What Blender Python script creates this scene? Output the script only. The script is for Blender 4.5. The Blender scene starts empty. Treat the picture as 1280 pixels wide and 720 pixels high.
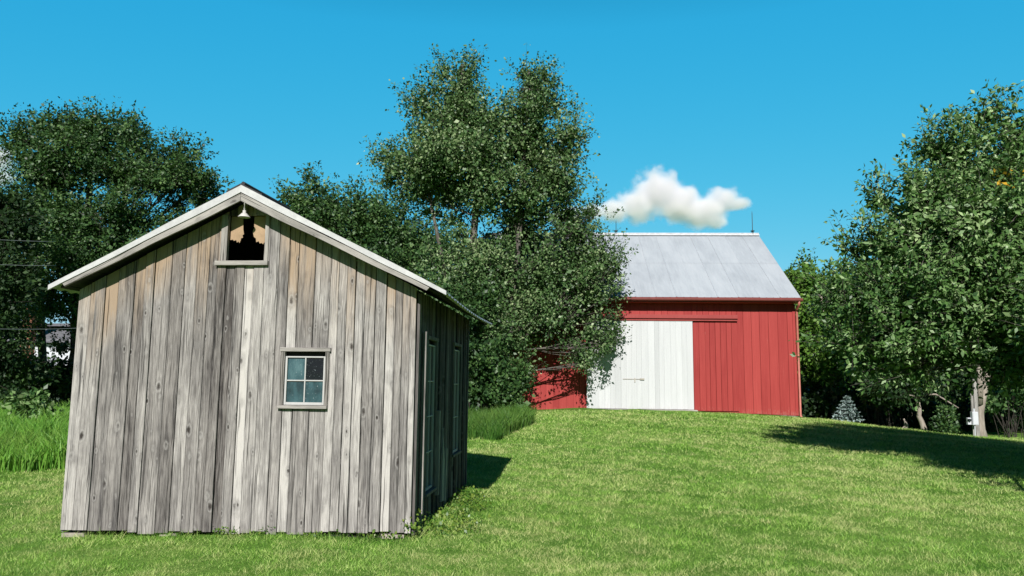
import bpy, math, random
import numpy as np
from mathutils import Matrix, Vector

random.seed(11)
rng = np.random.default_rng(7)
scene = bpy.context.scene
COL = scene.collection
PI = math.pi

# ------------------------------------------------------------------ camera
EYE = 1.6
FOC = 940.0 / 1280.0
PITCH = math.atan(118 / 940)
ROLL = math.radians(0.6)
cam_data = bpy.data.cameras.new("camera")
cam = bpy.data.objects.new("camera", cam_data)
COL.objects.link(cam)
RM = Matrix.Rotation(PI / 2 + PITCH, 3, 'X') @ Matrix.Rotation(ROLL, 3, 'Z')
cam.matrix_world = Matrix.Translation((0, 0, EYE)) @ RM.to_4x4()
cam_data.sensor_width = 36
cam_data.lens = 36 * FOC
cam_data.clip_start = 0.05
cam_data.clip_end = 6000
scene.camera = cam


def at(x, y, Y):
    """survey: the world point seen in direction (x, y) of the photograph at the true distance Y north of the eye"""
    v = RM @ Vector(((x - 640) / 940, (360 - y) / 940, -1))
    return Vector((0, 0, EYE)) + v * (Y / v.y)


def sm(a, b, x):
    t = min(1, max(0, (x - a) / (b - a)))
    return t * t * (3 - 2 * t)


PROF_X = [-60, -20, -9, -1.3, 3.2, 7.6, 12.1, 14.5, 18, 24, 60]
PROF_Z = [0.1, 0.1, 0.15, 0.36, 0.55, 0.49, 0.30, 0.02, -0.30, -0.4, -0.4]


def gz(x, y):
    """height of the ground"""
    s = sm(11, 31, y)
    z = np.interp(x, PROF_X, PROF_Z) * s
    z -= 0.11 * sm(-2.0, -5.0, x) * sm(15, 8, y) * sm(2, 5, y)
    if abs(x) < 40 and -10 < y < 60:
        z += 0.018 * math.sin(x * 1.7 + 0.6 * y) * math.sin(y * 1.3) + 0.012 * math.sin(3.1 * x + 1.9 * y)
    return float(z)


# ------------------------------------------------------------------ object helpers
def tag(o, label=None, cat=None, group=None, kind=None):
    if label: o['label'] = label
    if cat: o['category'] = cat
    if group: o['group'] = group
    if kind: o['kind'] = kind
    return o


def empty(name, loc, rz=0, label=None, cat=None, group=None):
    o = bpy.data.objects.new(name, None)
    COL.objects.link(o)
    o.location = loc
    o.rotation_euler = (0, 0, rz)
    o.empty_display_size = 0.2
    return tag(o, label, cat, group)


class MB:
    """mesh builder with per-point attributes tone / seed / tan"""
    def __init__(self):
        self.v = []; self.f = []; self.a = []

    def add(self, vs, fs, attr=(0.5, 0.0, 0.0)):
        k = len(self.v)
        self.v += [tuple(p) for p in vs]
        self.f += [tuple(i + k for i in f) for f in fs]
        if attr and isinstance(attr[0], (tuple, list)): self.a += [tuple(t) for t in attr]
        else: self.a += [tuple(attr)] * len(vs)

    def box(self, x0, x1, y0, y1, z0, z1, attr=(0.5, 0, 0), jit=0.0):
        j = lambda: random.uniform(-jit, jit)
        vs = [(x + j(), y + j(), z + j()) for z in (z0, z1) for y in (y0, y1) for x in (x0, x1)]
        self.add(vs, [(0, 2, 3, 1), (4, 5, 7, 6), (0, 1, 5, 4), (2, 6, 7, 3), (0, 4, 6, 2), (1, 3, 7, 5)], attr)

    def beam(self, p, q, w, h, up=(0, 0, 1), attr=(0.5, 0, 0)):
        p = Vector(p); q = Vector(q); d = (q - p).normalized()
        s = d.cross(Vector(up)).normalized(); u = s.cross(d).normalized()
        vs = []
        for c in (p, q):
            for a, b in ((-1, -1), (1, -1), (1, 1), (-1, 1)):
                vs.append(c + s * (a * w / 2) + u * (b * h / 2))
        self.add(vs, [(3, 2, 1, 0), (4, 5, 6, 7), (0, 1, 5, 4), (1, 2, 6, 5), (2, 3, 7, 6), (3, 0, 4, 7)], attr)

    def tube(self, pts, rads, n=6, attr=(0.5, 0, 0), cap=True):
        pts = [Vector(p) for p in pts]
        k = len(pts)
        ref = Vector((0.31, 0.95, 0.05))
        vs = []
        for i, p in enumerate(pts):
            d = (pts[min(i + 1, k - 1)] - pts[max(i - 1, 0)]).normalized()
            r = ref if abs(d.dot(ref)) < 0.95 else Vector((1, 0, 0))
            s = d.cross(r).normalized(); t = d.cross(s).normalized()
            for j in range(n):
                a = 2 * PI * j / n
                vs.append(p + (s * math.cos(a) + t * math.sin(a)) * rads[i])
        fs = []
        for i in range(k - 1):
            for j in range(n):
                j2 = (j + 1) % n
                fs.append((i * n + j, i * n + j2, (i + 1) * n + j2, (i + 1) * n + j))
        if cap:
            fs.append(tuple(range(n - 1, -1, -1)))
            fs.append(tuple((k - 1) * n + j for j in range(n)))
        self.add(vs, fs, attr)

    def lathe(self, prof, n=16, c=(0, 0, 0), attr=(0.5, 0, 0)):
        vs = []; fs = []
        for r, z in prof:
            for j in range(n):
                a = 2 * PI * j / n
                vs.append((c[0] + r * math.cos(a), c[1] + r * math.sin(a), c[2] + z))
        for i in range(len(prof) - 1):
            for j in range(n):
                j2 = (j + 1) % n
                fs.append((i * n + j, i * n + j2, (i + 1) * n + j2, (i + 1) * n + j))
        self.add(vs, fs, attr)

    def build(self, name, mat, parent=None, smooth=False, bevel=0):
        me = bpy.data.meshes.new(name)
        me.from_pydata(self.v, [], self.f)
        a = np.array(self.a, dtype=np.float32)
        for i, nm in enumerate(('tone', 'seed', 'tan')):
            at_ = me.attributes.new(nm, 'FLOAT', 'POINT')
            at_.data.foreach_set('value', np.ascontiguousarray(a[:, i]))
        me.materials.append(mat)
        if smooth:
            me.polygons.foreach_set('use_smooth', [True] * len(me.polygons))
        me.update()
        o = bpy.data.objects.new(name, me)
        COL.objects.link(o)
        if parent: o.parent = parent
        if bevel:
            m = o.modifiers.new('bevel', 'BEVEL'); m.width = bevel; m.segments = 2; m.limit_method = 'ANGLE'
        return o


def raw_mesh(name, verts, sizes, mat, parent=None, attrs=None):
    """fast mesh: verts (N,3); every face is a run of consecutive vertices of length `sizes`"""
    me = bpy.data.meshes.new(name)
    n = len(verts)
    nf = n // sizes
    me.vertices.add(n)
    me.vertices.foreach_set('co', np.ascontiguousarray(verts, dtype=np.float32).ravel())
    me.loops.add(n)
    me.loops.foreach_set('vertex_index', np.arange(n, dtype=np.int32))
    me.polygons.add(nf)
    me.polygons.foreach_set('loop_start', np.arange(0, n, sizes, dtype=np.int32))
    me.update(calc_edges=True)
    for k, val in (attrs or {}).items():
        a = me.attributes.new(k, 'FLOAT', 'POINT')
        a.data.foreach_set('value', np.ascontiguousarray(val, dtype=np.float32))
    me.materials.append(mat)
    o = bpy.data.objects.new(name, me)
    COL.objects.link(o)
    if parent: o.parent = parent
    return o


# ------------------------------------------------------------------ materials
class NT:
    def __init__(self, name):
        self.m = bpy.data.materials.new(name)
        self.m.use_nodes = True
        self.t = self.m.node_tree
        self.t.nodes.clear()
        self.out = self.n('ShaderNodeOutputMaterial')

    def n(self, typ, **kw):
        nd = self.t.nodes.new(typ)
        for k, v in kw.items(): setattr(nd, k, v)
        return nd

    def l(self, a, b): self.t.links.new(a, b)

    def val(self, sock, v):
        if hasattr(v, 'is_output'): self.l(v, sock)
        else: sock.default_value = v

    def math(self, op, a, b=0.0, c=0.0, clamp=False):
        nd = self.n('ShaderNodeMath', operation=op); nd.use_clamp = clamp
        self.val(nd.inputs[0], a); self.val(nd.inputs[1], b); self.val(nd.inputs[2], c)
        return nd.outputs[0]

    def attr(self, nm):
        nd = self.n('ShaderNodeAttribute'); nd.attribute_name = nm
        return nd.outputs['Fac']

    def coord(self, which='Object'): return self.n('ShaderNodeTexCoord').outputs[which]

    def mapping(self, vec, scale=(1, 1, 1), loc=(0, 0, 0)):
        nd = self.n('ShaderNodeMapping')
        self.l(vec, nd.inputs[0])
        nd.inputs['Scale'].default_value = scale; nd.inputs['Location'].default_value = loc
        return nd.outputs[0]

    def noise(self, vec, scale=1.0, detail=4, rough=0.55, w=None, dist=0.0):
        nd = self.n('ShaderNodeTexNoise')
        if w is not None:
            nd.noise_dimensions = '4D'; self.val(nd.inputs['W'], w)
        self.l(vec, nd.inputs['Vector'])
        nd.inputs['Scale'].default_value = scale; nd.inputs['Detail'].default_value = detail
        nd.inputs['Roughness'].default_value = rough; nd.inputs['Distortion'].default_value = dist
        return nd.outputs['Fac']

    def ramp(self, fac, stops, interp='LINEAR'):
        nd = self.n('ShaderNodeValToRGB')
        cr = nd.color_ramp; cr.interpolation = interp
        while len(cr.elements) < len(stops): cr.elements.new(0.5)
        for e, (p, c) in zip(cr.elements, stops):
            e.position = p; e.color = (*c, 1) if len(c) == 3 else c
        self.l(fac, nd.inputs[0])
        return nd.outputs[0]

    def mix(self, fac, a, b, mode='MIX'):
        nd = self.n('ShaderNodeMix', data_type='RGBA', blend_type=mode)
        self.val(nd.inputs[0], fac)
        for s, v in ((nd.inputs[6], a), (nd.inputs[7], b)):
            if hasattr(v, 'is_output'): self.l(v, s)
            else: s.default_value = (*v, 1) if len(v) == 3 else v
        return nd.outputs[2]

    def rng(self, v, a, b, c=0.0, d=1.0):
        nd = self.n('ShaderNodeMapRange')
        self.val(nd.inputs[0], v)
        for i, x in enumerate((a, b, c, d)): nd.inputs[i + 1].default_value = x
        return nd.outputs[0]

    def bump(self, h, strength=0.3, dist=0.01):
        nd = self.n('ShaderNodeBump')
        nd.inputs['Strength'].default_value = strength; nd.inputs['Distance'].default_value = dist
        self.l(h, nd.inputs['Height'])
        return nd.outputs[0]

    def bsdf(self, col, rough=0.7, spec=0.4, metal=0.0, normal=None):
        nd = self.n('ShaderNodeBsdfPrincipled')
        if hasattr(col, 'is_output'): self.l(col, nd.inputs['Base Color'])
        else: nd.inputs['Base Color'].default_value = (*col, 1)
        self.val(nd.inputs['Roughness'], rough)
        nd.inputs['Specular IOR Level'].default_value = spec
        nd.inputs['Metallic'].default_value = metal
        if normal: self.l(normal, nd.inputs['Normal'])
        return nd.outputs[0]

    def done(self, sh):
        self.l(sh, self.out.inputs['Surface'])
        return self.m


def gray(v): return (v, v, v)


def mat_wood(name, c_dark, c_mid, c_light, tan=(0.42, 0.315, 0.22), contrast=1.0, knots=True, rot=0.0):
    """bare weathered boards: grain runs along z, every board has its own seed and tone"""
    N = NT(name)
    co = N.coord()
    if rot:
        mp_ = N.n('ShaderNodeMapping'); N.l(co, mp_.inputs[0]); mp_.inputs['Rotation'].default_value = (0, math.radians(rot), 0); co = mp_.outputs[0]
    tone, seed, tn = N.attr('tone'), N.attr('seed'), N.attr('tan')
    warp = N.noise(N.mapping(co, (5, 5, 1.3)), 1.0, 2, 0.5, w=seed)
    off = N.n('ShaderNodeCombineXYZ')
    N.l(N.math('MULTIPLY', N.math('SUBTRACT', warp, 0.5), 0.07), off.inputs[0])
    add = N.n('ShaderNodeVectorMath', operation='ADD')
    N.l(co, add.inputs[0]); N.l(off.outputs[0], add.inputs[1])
    cw = add.outputs[0]
    fine = N.noise(N.mapping(cw, (190, 60, 5.0)), 1.0, 5, 0.68, w=seed)
    broad = N.noise(N.mapping(cw, (26, 20, 0.75)), 1.0, 4, 0.6, w=seed)
    blot = N.noise(N.mapping(co, (5, 5, 1.1)), 1.0, 5, 0.6, w=seed)
    streak = N.noise(N.mapping(cw, (85, 40, 0.9)), 1.0, 3, 0.5, w=N.math('ADD', seed, 3.7))
    g = N.math('ADD', N.math('MULTIPLY', fine, 0.85 * contrast), N.math('MULTIPLY', broad, 0.35 * contrast))
    g = N.math('ADD', g, N.math('MULTIPLY', blot, 0.95))
    g = N.math('ADD', N.math('SUBTRACT', g, 0.51 + 0.6 * contrast), tone)
    col = N.ramp(g, [(0.08, c_dark), (0.46, c_mid), (0.82, c_light)])
    # bare, less weathered tan wood
    tf = N.math('MULTIPLY', tn, N.rng(N.math('ADD', N.math('MULTIPLY', broad, 0.6), N.math('MULTIPLY', blot, 0.6)), 0.42, 0.75), clamp=True)
    col = N.mix(tf, col, N.mix(fine, tuple(x * 0.55 for x in tan), tuple(x * 1.25 for x in tan)))
    # checks: long thin dark splits
    ck = N.rng(streak, 0.61, 0.635)
    col = N.mix(N.math('MULTIPLY', ck, 0.75), col, tuple(x * 0.35 for x in c_dark))
    ht = N.math('SUBTRACT', fine, N.math('MULTIPLY', ck, 0.8))
    if knots:
        for (sc, wof, size, thr) in (((7.5, 1.0, 4.0), 0.0, 1.45, 0.60), ((13.0, 1.0, 6.5), 31.0, 1.3, 0.66)):
            vo = N.n('ShaderNodeTexVoronoi'); vo.voronoi_dimensions = '4D'
            N.l(N.mapping(cw, sc), vo.inputs['Vector']); N.l(N.math('ADD', seed, wof), vo.inputs['W']); vo.inputs['Scale'].default_value = 1.0
            sep = N.n('ShaderNodeSeparateColor'); N.l(vo.outputs['Color'], sep.inputs[0])
            on = N.math('GREATER_THAN', sep.outputs[0], thr)
            d = N.math('ADD', vo.outputs['Distance'], N.math('MULTIPLY', N.math('SUBTRACT', N.noise(N.mapping(co, (40, 40, 25)), 1.0, 3, 0.6), 0.5), 0.22))
            core = N.math('MULTIPLY', N.rng(d, 0.12 * size, 0.05 * size), on)
            halo = N.math('MULTIPLY', N.rng(d, 0.50, 0.12), on)
            ring = N.math('MULTIPLY', N.math('SUBTRACT', 1.0, N.math('ABSOLUTE', N.math('MULTIPLY', N.math('SUBTRACT', d, 0.16 * size), 13.0)), clamp=True), on)
            col = N.mix(N.math('MULTIPLY', halo, 0.5), col, tuple(x * 1.3 for x in c_dark))
            col = N.mix(N.math('MULTIPLY', ring, 0.32), col, c_light)
            col = N.mix(N.math('MULTIPLY', core, 0.9), col, (0.035, 0.028, 0.024))
            ht = N.math('SUBTRACT', ht, core)
    return N.done(N.bsdf(col, 0.85, 0.2, normal=N.bump(ht, 0.8, 0.006)))


def mat_paint(name, base, alt, dirt=(0.2, 0.15, 0.12), amount=0.3, rough=0.6, zmax=None, bump=0.25):
    """painted boards with fading and some bare wear"""
    N = NT(name)
    co = N.coord(); tone, seed = N.attr('tone'), N.attr('seed')
    big = N.noise(N.mapping(co, (1.3, 1.3, 0.35)), 1.0, 5, 0.6, w=seed)
    str_ = N.noise(N.mapping(co, (28, 20, 0.8)), 1.0, 4, 0.65, w=seed)
    fine = N.noise(N.mapping(co, (60, 60, 9)), 1.0, 4, 0.7, w=seed)
    f = N.math('ADD', N.math('MULTIPLY', big, 0.5), N.math('MULTIPLY', str_, 0.6))
    f = N.math('ADD', f, N.math('SUBTRACT', N.math('MULTIPLY', tone, 0.6), 0.3))
    col = N.mix(N.rng(f, 0.3, 0.8), base, alt)
    wear = N.rng(N.math('ADD', N.math('MULTIPLY', str_, 0.6), N.math('MULTIPLY', fine, 0.5)), 0.66, 0.78)
    if zmax is not None:
        sx = N.n('ShaderNodeSeparateXYZ'); N.l(co, sx.inputs[0])
        low = N.rng(sx.outputs[2], zmax + 0.5, zmax, 0, 0.22)
        wear = N.math('ADD', wear, N.rng(N.math('ADD', N.math('ADD', fine, low), N.math('MULTIPLY', str_, 0.3)), 0.84, 0.95), clamp=True)
    col = N.mix(N.math('MULTIPLY', wear, amount), col, dirt)
    return N.done(N.bsdf(col, rough, 0.35, normal=N.bump(N.math('ADD', str_, fine), bump, 0.006)))


def mat_plain(name, c, rough=0.6, metal=0.0, var=0.25, scale=6.0, spec=0.4, bump=0.1, stretch=(1, 1, 1)):
    N = NT(name)
    f = N.noise(N.mapping(N.coord(), stretch), scale, 5, 0.6)
    f2 = N.noise(N.mapping(N.coord(), stretch), scale * 9, 3, 0.6)
    k = N.math('ADD', N.math('MULTIPLY', f, 0.7), N.math('MULTIPLY', f2, 0.3))
    col = N.ramp(k, [(0.3, tuple(x * (1 - var) for x in c)), (0.7, tuple(min(1, x * (1 + var)) for x in c))])
    return N.done(N.bsdf(col, rough, spec, metal, N.bump(k, bump, 0.01)))


def mat_leaf(name, a, b, c, rough=0.42, spec=0.5, trans=0.16, tcol=(0.12, 0.25, 0.03)):
    N = NT(name)
    tone = N.attr('tone')
    big = N.noise(N.coord(), 0.55, 3, 0.5)
    f = N.math('ADD', tone, N.math('MULTIPLY', N.math('SUBTRACT', big, 0.5), 0.7))
    col = N.ramp(f, [(0.05, a), (0.5, b), (0.97, c)])
    p = N.bsdf(col, rough, spec)
    tr = N.n('ShaderNodeBsdfTranslucent'); tr.inputs[0].default_value = (*tcol, 1)
    mx = N.n('ShaderNodeMixShader'); mx.inputs[0].default_value = trans
    N.l(p, mx.inputs[1]); N.l(tr.outputs[0], mx.inputs[2])
    return N.done(mx.outputs[0])


def mat_bark(name, dark, light, sc=1.0):
    N = NT(name)
    co = N.coord()
    a = N.noise(N.mapping(co, (14 * sc, 14 * sc, 3 * sc)), 1.0, 6, 0.65, dist=0.6)
    b = N.noise(co, 1.6, 3, 0.5)
    f = N.math('ADD', N.math('MULTIPLY', a, 0.75), N.math('MULTIPLY', b, 0.3))
    col = N.ramp(f, [(0.36, dark), (0.68, light)])
    return N.done(N.bsdf(col, 0.9, 0.2, normal=N.bump(a, 0.8, 0.03)))


def mat_ground():
    N = NT('lawn_soil')
    co = N.coord()
    a = N.noise(co, 0.28, 4, 0.6); b = N.noise(co, 1.7, 5, 0.65); c = N.noise(co, 26, 4, 0.7)
    f = N.math('ADD', N.math('MULTIPLY', a, 0.5), N.math('MULTIPLY', b, 0.35))
    f = N.math('ADD', f, N.math('MULTIPLY', c, 0.28))
    col = N.ramp(f, [(0.36, (0.035, 0.10, 0.012)), (0.52, (0.11, 0.24, 0.032)), (0.64, (0.21, 0.35, 0.07)), (0.75, (0.36, 0.38, 0.14))])
    return N.done(N.bsdf(col, 0.95, 0.1, normal=N.bump(N.math('ADD', c, b), 0.9, 0.05)))


def mat_grass(name, a, b, c, dry, dryness=0.5, patch=0.45, mown=False):
    N = NT(name)
    tone = N.attr('tone'); co = N.coord()
    big = N.noise(co, patch, 4, 0.6); mid = N.noise(co, 1.9, 4, 0.6)
    cl = N.noise(co, 11, 3, 0.6)
    f = N.math('ADD', tone, N.math('MULTIPLY', N.math('SUBTRACT', big, 0.5), 1.2))
    f = N.math('ADD', f, N.math('MULTIPLY', N.math('SUBTRACT', cl, 0.5), 1.3))
    if mown:
        wv = N.n('ShaderNodeTexWave'); wv.wave_type = 'BANDS'; wv.bands_direction = 'Y'
        mp_ = N.n('ShaderNodeMapping'); N.l(co, mp_.inputs[0]); mp_.inputs['Rotation'].default_value = (0, 0, math.radians(24)); N.l(mp_.outputs[0], wv.inputs['Vector'])
        wv.inputs['Scale'].default_value = 0.42; wv.inputs['Distortion'].default_value = 2.2; wv.inputs['Detail'].default_value = 2; wv.inputs['Detail Scale'].default_value = 0.4
        f = N.math('ADD', f, N.math('MULTIPLY', N.math('SUBTRACT', wv.outputs['Fac'], 0.5), 0.20))
    col = N.ramp(f, [(0.0, a), (0.5, b), (1.0, c)])
    dr = N.math('ADD', N.math('MULTIPLY', mid, 0.75), N.math('MULTIPLY', big, 0.6))
    dr = N.math('MULTIPLY', N.rng(N.math('ADD', dr, N.math('MULTIPLY', tone, 0.25)), 0.72, 0.95), dryness)
    col = N.mix(dr, col, dry)
    p = N.bsdf(col, 0.5, 0.35)
    tr = N.n('ShaderNodeBsdfTranslucent'); N.l(N.mix(0.5, col, (0.2, 0.32, 0.03)), tr.inputs[0])
    mx = N.n('ShaderNodeMixShader'); mx.inputs[0].default_value = 0.22
    N.l(p, mx.inputs[1]); N.l(tr.outputs[0], mx.inputs[2])
    return N.done(mx.outputs[0])


M = {}
M['wood'] = mat_wood('weathered_boards', (0.042, 0.038, 0.038), (0.27, 0.255, 0.242), (0.60, 0.575, 0.54), contrast=1.6)
M['shadewood'] = mat_wood('shade_toned_weathered_boards', (0.02, 0.019, 0.022), (0.085, 0.08, 0.082), (0.24, 0.23, 0.225), contrast=1.3)  # copy of the weathered boards, darkened to put the right wall's shade into colour
M['trimwood'] = mat_wood('weathered_trim', (0.05, 0.047, 0.044), (0.21, 0.20, 0.185), (0.43, 0.41, 0.38), knots=False, contrast=1.4)
TW = ((0.05, 0.047, 0.044), (0.22, 0.21, 0.195), (0.45, 0.43, 0.40))
M['trim_h'] = mat_wood('weathered_trim_level', *TW, knots=False, contrast=1.4, rot=90)
M['trim_l'] = mat_wood('weathered_fascia_rising', *TW, knots=True, contrast=1.4, rot=-62.6)
M['trim_r'] = mat_wood('weathered_fascia_falling', *TW, knots=True, contrast=1.4, rot=63.2)
M['shadetrim'] = mat_wood('shade_toned_weathered_trim', (0.03, 0.028, 0.028), (0.12, 0.115, 0.11), (0.30, 0.29, 0.28), knots=False)  # darker trim copy: shade on the right wall's windows and corner painted in
M['inner'] = mat_plain('dark_inner_wood', (0.03, 0.027, 0.025), 0.9)
M['whiteedge'] = mat_plain('white_roof_edge', (0.54, 0.54, 0.535), 0.65, var=0.22, scale=7, stretch=(1, 1, 1))
M['shedroof'] = mat_plain('zinc_shed_roof', (0.42, 0.43, 0.44), 0.5, 0.4, var=0.2, scale=3)
M['tar'] = mat_plain('black_tar_cap', (0.03, 0.03, 0.034), 0.7)
M['cardboard'] = mat_plain('brown_board', (0.40, 0.28, 0.17), 0.9, var=0.25, scale=7)
M['sash'] = mat_paint('old_white_sash_paint', (0.42, 0.42, 0.40), (0.56, 0.56, 0.54), (0.3, 0.27, 0.23), 0.6)
M['red'] = mat_paint('faded_red_barn_paint', (0.28, 0.022, 0.020), (0.43, 0.056, 0.048), (0.46, 0.22, 0.18), 0.55, 0.62, zmax=0.35)
M['reddark'] = mat_paint('dull_red_trim_paint', (0.28, 0.035, 0.032), (0.38, 0.07, 0.062), (0.3, 0.2, 0.17), 0.4)
M['white'] = mat_paint('white_door_paint', (0.50, 0.515, 0.52), (0.65, 0.665, 0.67), (0.42, 0.39, 0.34), 0.5, 0.6, zmax=0.5)
M['gutter'] = mat_plain('brown_red_gutter', (0.19, 0.05, 0.042), 0.45, var=0.2)
M['downpipe'] = mat_plain('faded_downpipe', (0.50, 0.17, 0.13), 0.5, var=0.2)
M['concrete'] = mat_plain('old_concrete', (0.42, 0.40, 0.36), 0.9, var=0.3, scale=4, bump=0.4)
M['stone'] = mat_plain('field_stone', (0.40, 0.36, 0.30), 0.9, var=0.4, scale=5, bump=0.6)
M['iron'] = mat_plain('dark_iron', (0.06, 0.055, 0.05), 0.5, 0.6)
M['rust'] = mat_plain('weathered_latch', (0.42, 0.39, 0.33), 0.7)
M['ridge'] = mat_plain('bright_ridge_cap', (0.74, 0.75, 0.76), 0.45, 0.1)
M['enamel'] = mat_plain('chalky_white_enamel', (0.55, 0.54, 0.51), 0.6, var=0.2)
M['elecbox'] = mat_plain('pale_grey_box', (0.62, 0.64, 0.67), 0.4, 0.0, var=0.05)
M['wire'] = mat_plain('pale_power_wire', (0.32, 0.34, 0.36), 0.5)
M['clap'] = mat_plain('white_clapboard', (0.62, 0.65, 0.68), 0.7, var=0.1)
M['shingle'] = mat_plain('grey_shingle', (0.16, 0.16, 0.17), 0.9, var=0.3, scale=4)
M['brick'] = mat_plain('chimney_brick', (0.40, 0.17, 0.11), 0.9, var=0.35, scale=9)
M['darkglass'] = mat_plain('dark_window_glass', (0.02, 0.025, 0.03), 0.12, spec=0.6, bump=0)


def mat_barnroof():
    N = NT('galvanised_barn_roof')
    co = N.coord(); tone = N.attr('tone')
    a = N.noise(N.mapping(co, (1.2, 0.5, 0.5)), 1.0, 5, 0.6); b = N.noise(N.mapping(co, (9, 1.2, 1.2)), 1.0, 4, 0.65)
    f = N.math('ADD', N.math('MULTIPLY', a, 0.6), N.math('MULTIPLY', b, 0.4))
    f = N.math('ADD', f, N.math('MULTIPLY', N.math('SUBTRACT', tone, 0.5), 0.16))
    col = N.ramp(f, [(0.3, (0.38, 0.42, 0.46)), (0.55, (0.48, 0.525, 0.565)), (0.75, (0.54, 0.58, 0.615))])
    return N.done(N.bsdf(col, 0.55, 0.4, 0.1, N.bump(b, 0.08, 0.01)))


M['barnroof'] = mat_barnroof()


def mat_oldglass():
    """dusty, streaked old pane: blue-green grime, glossy"""
    N = NT('dusty_old_glass')
    co = N.coord(); tone = N.attr('tone')
    a = N.noise(N.mapping(co, (12, 12, 5)), 1.0, 5, 0.65); b = N.noise(N.mapping(co, (90, 90, 40)), 1.0, 3, 0.7)
    f = N.math('ADD', N.math('MULTIPLY', a, 0.8), N.math('SUBTRACT', N.math('MULTIPLY', tone, 0.9), 0.45))
    col = N.ramp(f, [(0.15, (0.008, 0.012, 0.016)), (0.5, (0.05, 0.11, 0.125)), (0.9, (0.15, 0.26, 0.27))])
    col = N.mix(N.rng(b, 0.63, 0.72), col, (0.30, 0.36, 0.37))
    nz = N.noise(co, 9, 2)
    return N.done(N.bsdf(col, 0.14, 0.55, 0, N.bump(nz, 0.12, 0.01)))


M['glass'] = mat_oldglass()
M['ground'] = mat_ground()
M['grass'] = mat_grass('mown_grass', (0.075, 0.22, 0.02), (0.29, 0.55, 0.075), (0.54, 0.78, 0.20), (0.74, 0.66, 0.34), 0.62, 0.22, True)
M['tall'] = mat_grass('tall_meadow_grass', (0.07, 0.22, 0.022), (0.16, 0.40, 0.045), (0.28, 0.50, 0.08), (0.40, 0.40, 0.14), 0.15)
M['talldark'] = mat_grass('dark_meadow_grass', (0.03, 0.10, 0.015), (0.08, 0.21, 0.03), (0.16, 0.30, 0.05), (0.30, 0.30, 0.10), 0.15)  # tall grass in a darker green, for the tuft by the poplar
M['weed'] = mat_leaf('weed_leaves', (0.05, 0.13, 0.015), (0.12, 0.24, 0.03), (0.26, 0.34, 0.06), trans=0.25)
M['poplar'] = mat_leaf('poplar_leaves', (0.026, 0.068, 0.020), (0.092, 0.18, 0.054), (0.31, 0.40, 0.19), 0.45, 0.4, 0.12)
M['apple'] = mat_leaf('broad_tree_leaves', (0.026, 0.076, 0.018), (0.108, 0.22, 0.054), (0.37, 0.50, 0.23), 0.45, 0.38, 0.12)
M['walnut'] = mat_leaf('dark_tree_leaves', (0.016, 0.046, 0.014), (0.044, 0.108, 0.027), (0.12, 0.21, 0.06), 0.5, 0.4, 0.1)
M['dark'] = mat_leaf('deep_green_leaves', (0.010, 0.028, 0.010), (0.024, 0.055, 0.016), (0.05, 0.10, 0.025), 0.55, 0.3, 0.06)
M['fresh'] = mat_leaf('fresh_green_leaves', (0.04, 0.11, 0.014), (0.10, 0.22, 0.028), (0.19, 0.32, 0.055), 0.5, 0.4)
M['spruce'] = mat_leaf('blue_spruce_needles', (0.14, 0.22, 0.20), (0.28, 0.38, 0.36), (0.48, 0.58, 0.56), 0.6, 0.3, 0.05)
M['yellow'] = mat_leaf('yellowed_leaves', (0.5, 0.26, 0.02), (0.6, 0.36, 0.03), (0.7, 0.45, 0.05))
M['bark'] = mat_bark('grey_bark', (0.05, 0.044, 0.038), (0.20, 0.18, 0.155))
M['palebark'] = mat_bark('pale_bark', (0.24, 0.205, 0.165), (0.44, 0.39, 0.33), 1.0)
M['darkbark'] = mat_bark('dark_bark', (0.025, 0.022, 0.02), (0.10, 0.088, 0.075))

# ------------------------------------------------------------------ ground sheet
SX, SY, SYAW = -1.016, 7.983, math.radians(-5)      # shed: front right corner and heading
BX, BY, BYAW = 12.09, 32.0, math.radians(-2.7)      # barn: front right corner and heading


def axis(lo, hi, fine_lo, fine_hi, step):
    out = list(np.arange(fine_lo, fine_hi + 1e-6, step))
    s = step; x = fine_hi
    while x < hi:
        s *= 1.35; x += s; out.append(x)
    s = step; x = fine_lo
    while x > lo:
        s *= 1.35; x -= s; out.insert(0, x)
    return np.array(out)


def build_ground():
    xs = axis(-2500, 2500, -24, 30, 0.3); ys = axis(-2500, 3500, -2, 45, 0.3)
    vs = []
    for y in ys:
        for x in xs:
            b = 0
            vs.append((x, y, gz(x, y) + b))
    nx = len(xs); fs = []
    for j in range(len(ys) - 1):
        for i in range(nx - 1):
            k = j * nx + i
            fs.append((k, k + 1, k + nx + 1, k + nx))
    mb = MB(); mb.add(vs, fs)
    o = mb.build('ground', M['ground'], smooth=True)
    tag(o, 'sloping lawn rising gently to the red barn', 'ground', kind='structure')


build_ground()


def shed_local(x, y):
    c, s = math.cos(-SYAW), math.sin(-SYAW)
    dx, dy = x - SX, y - SY
    return c * dx - s * dy, s * dx + c * dy


def in_shed(x, y, m=0.0):
    u, v = shed_local(x, y)
    return -3.82 - m < u < m and -m < v < 3.95 + m


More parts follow.
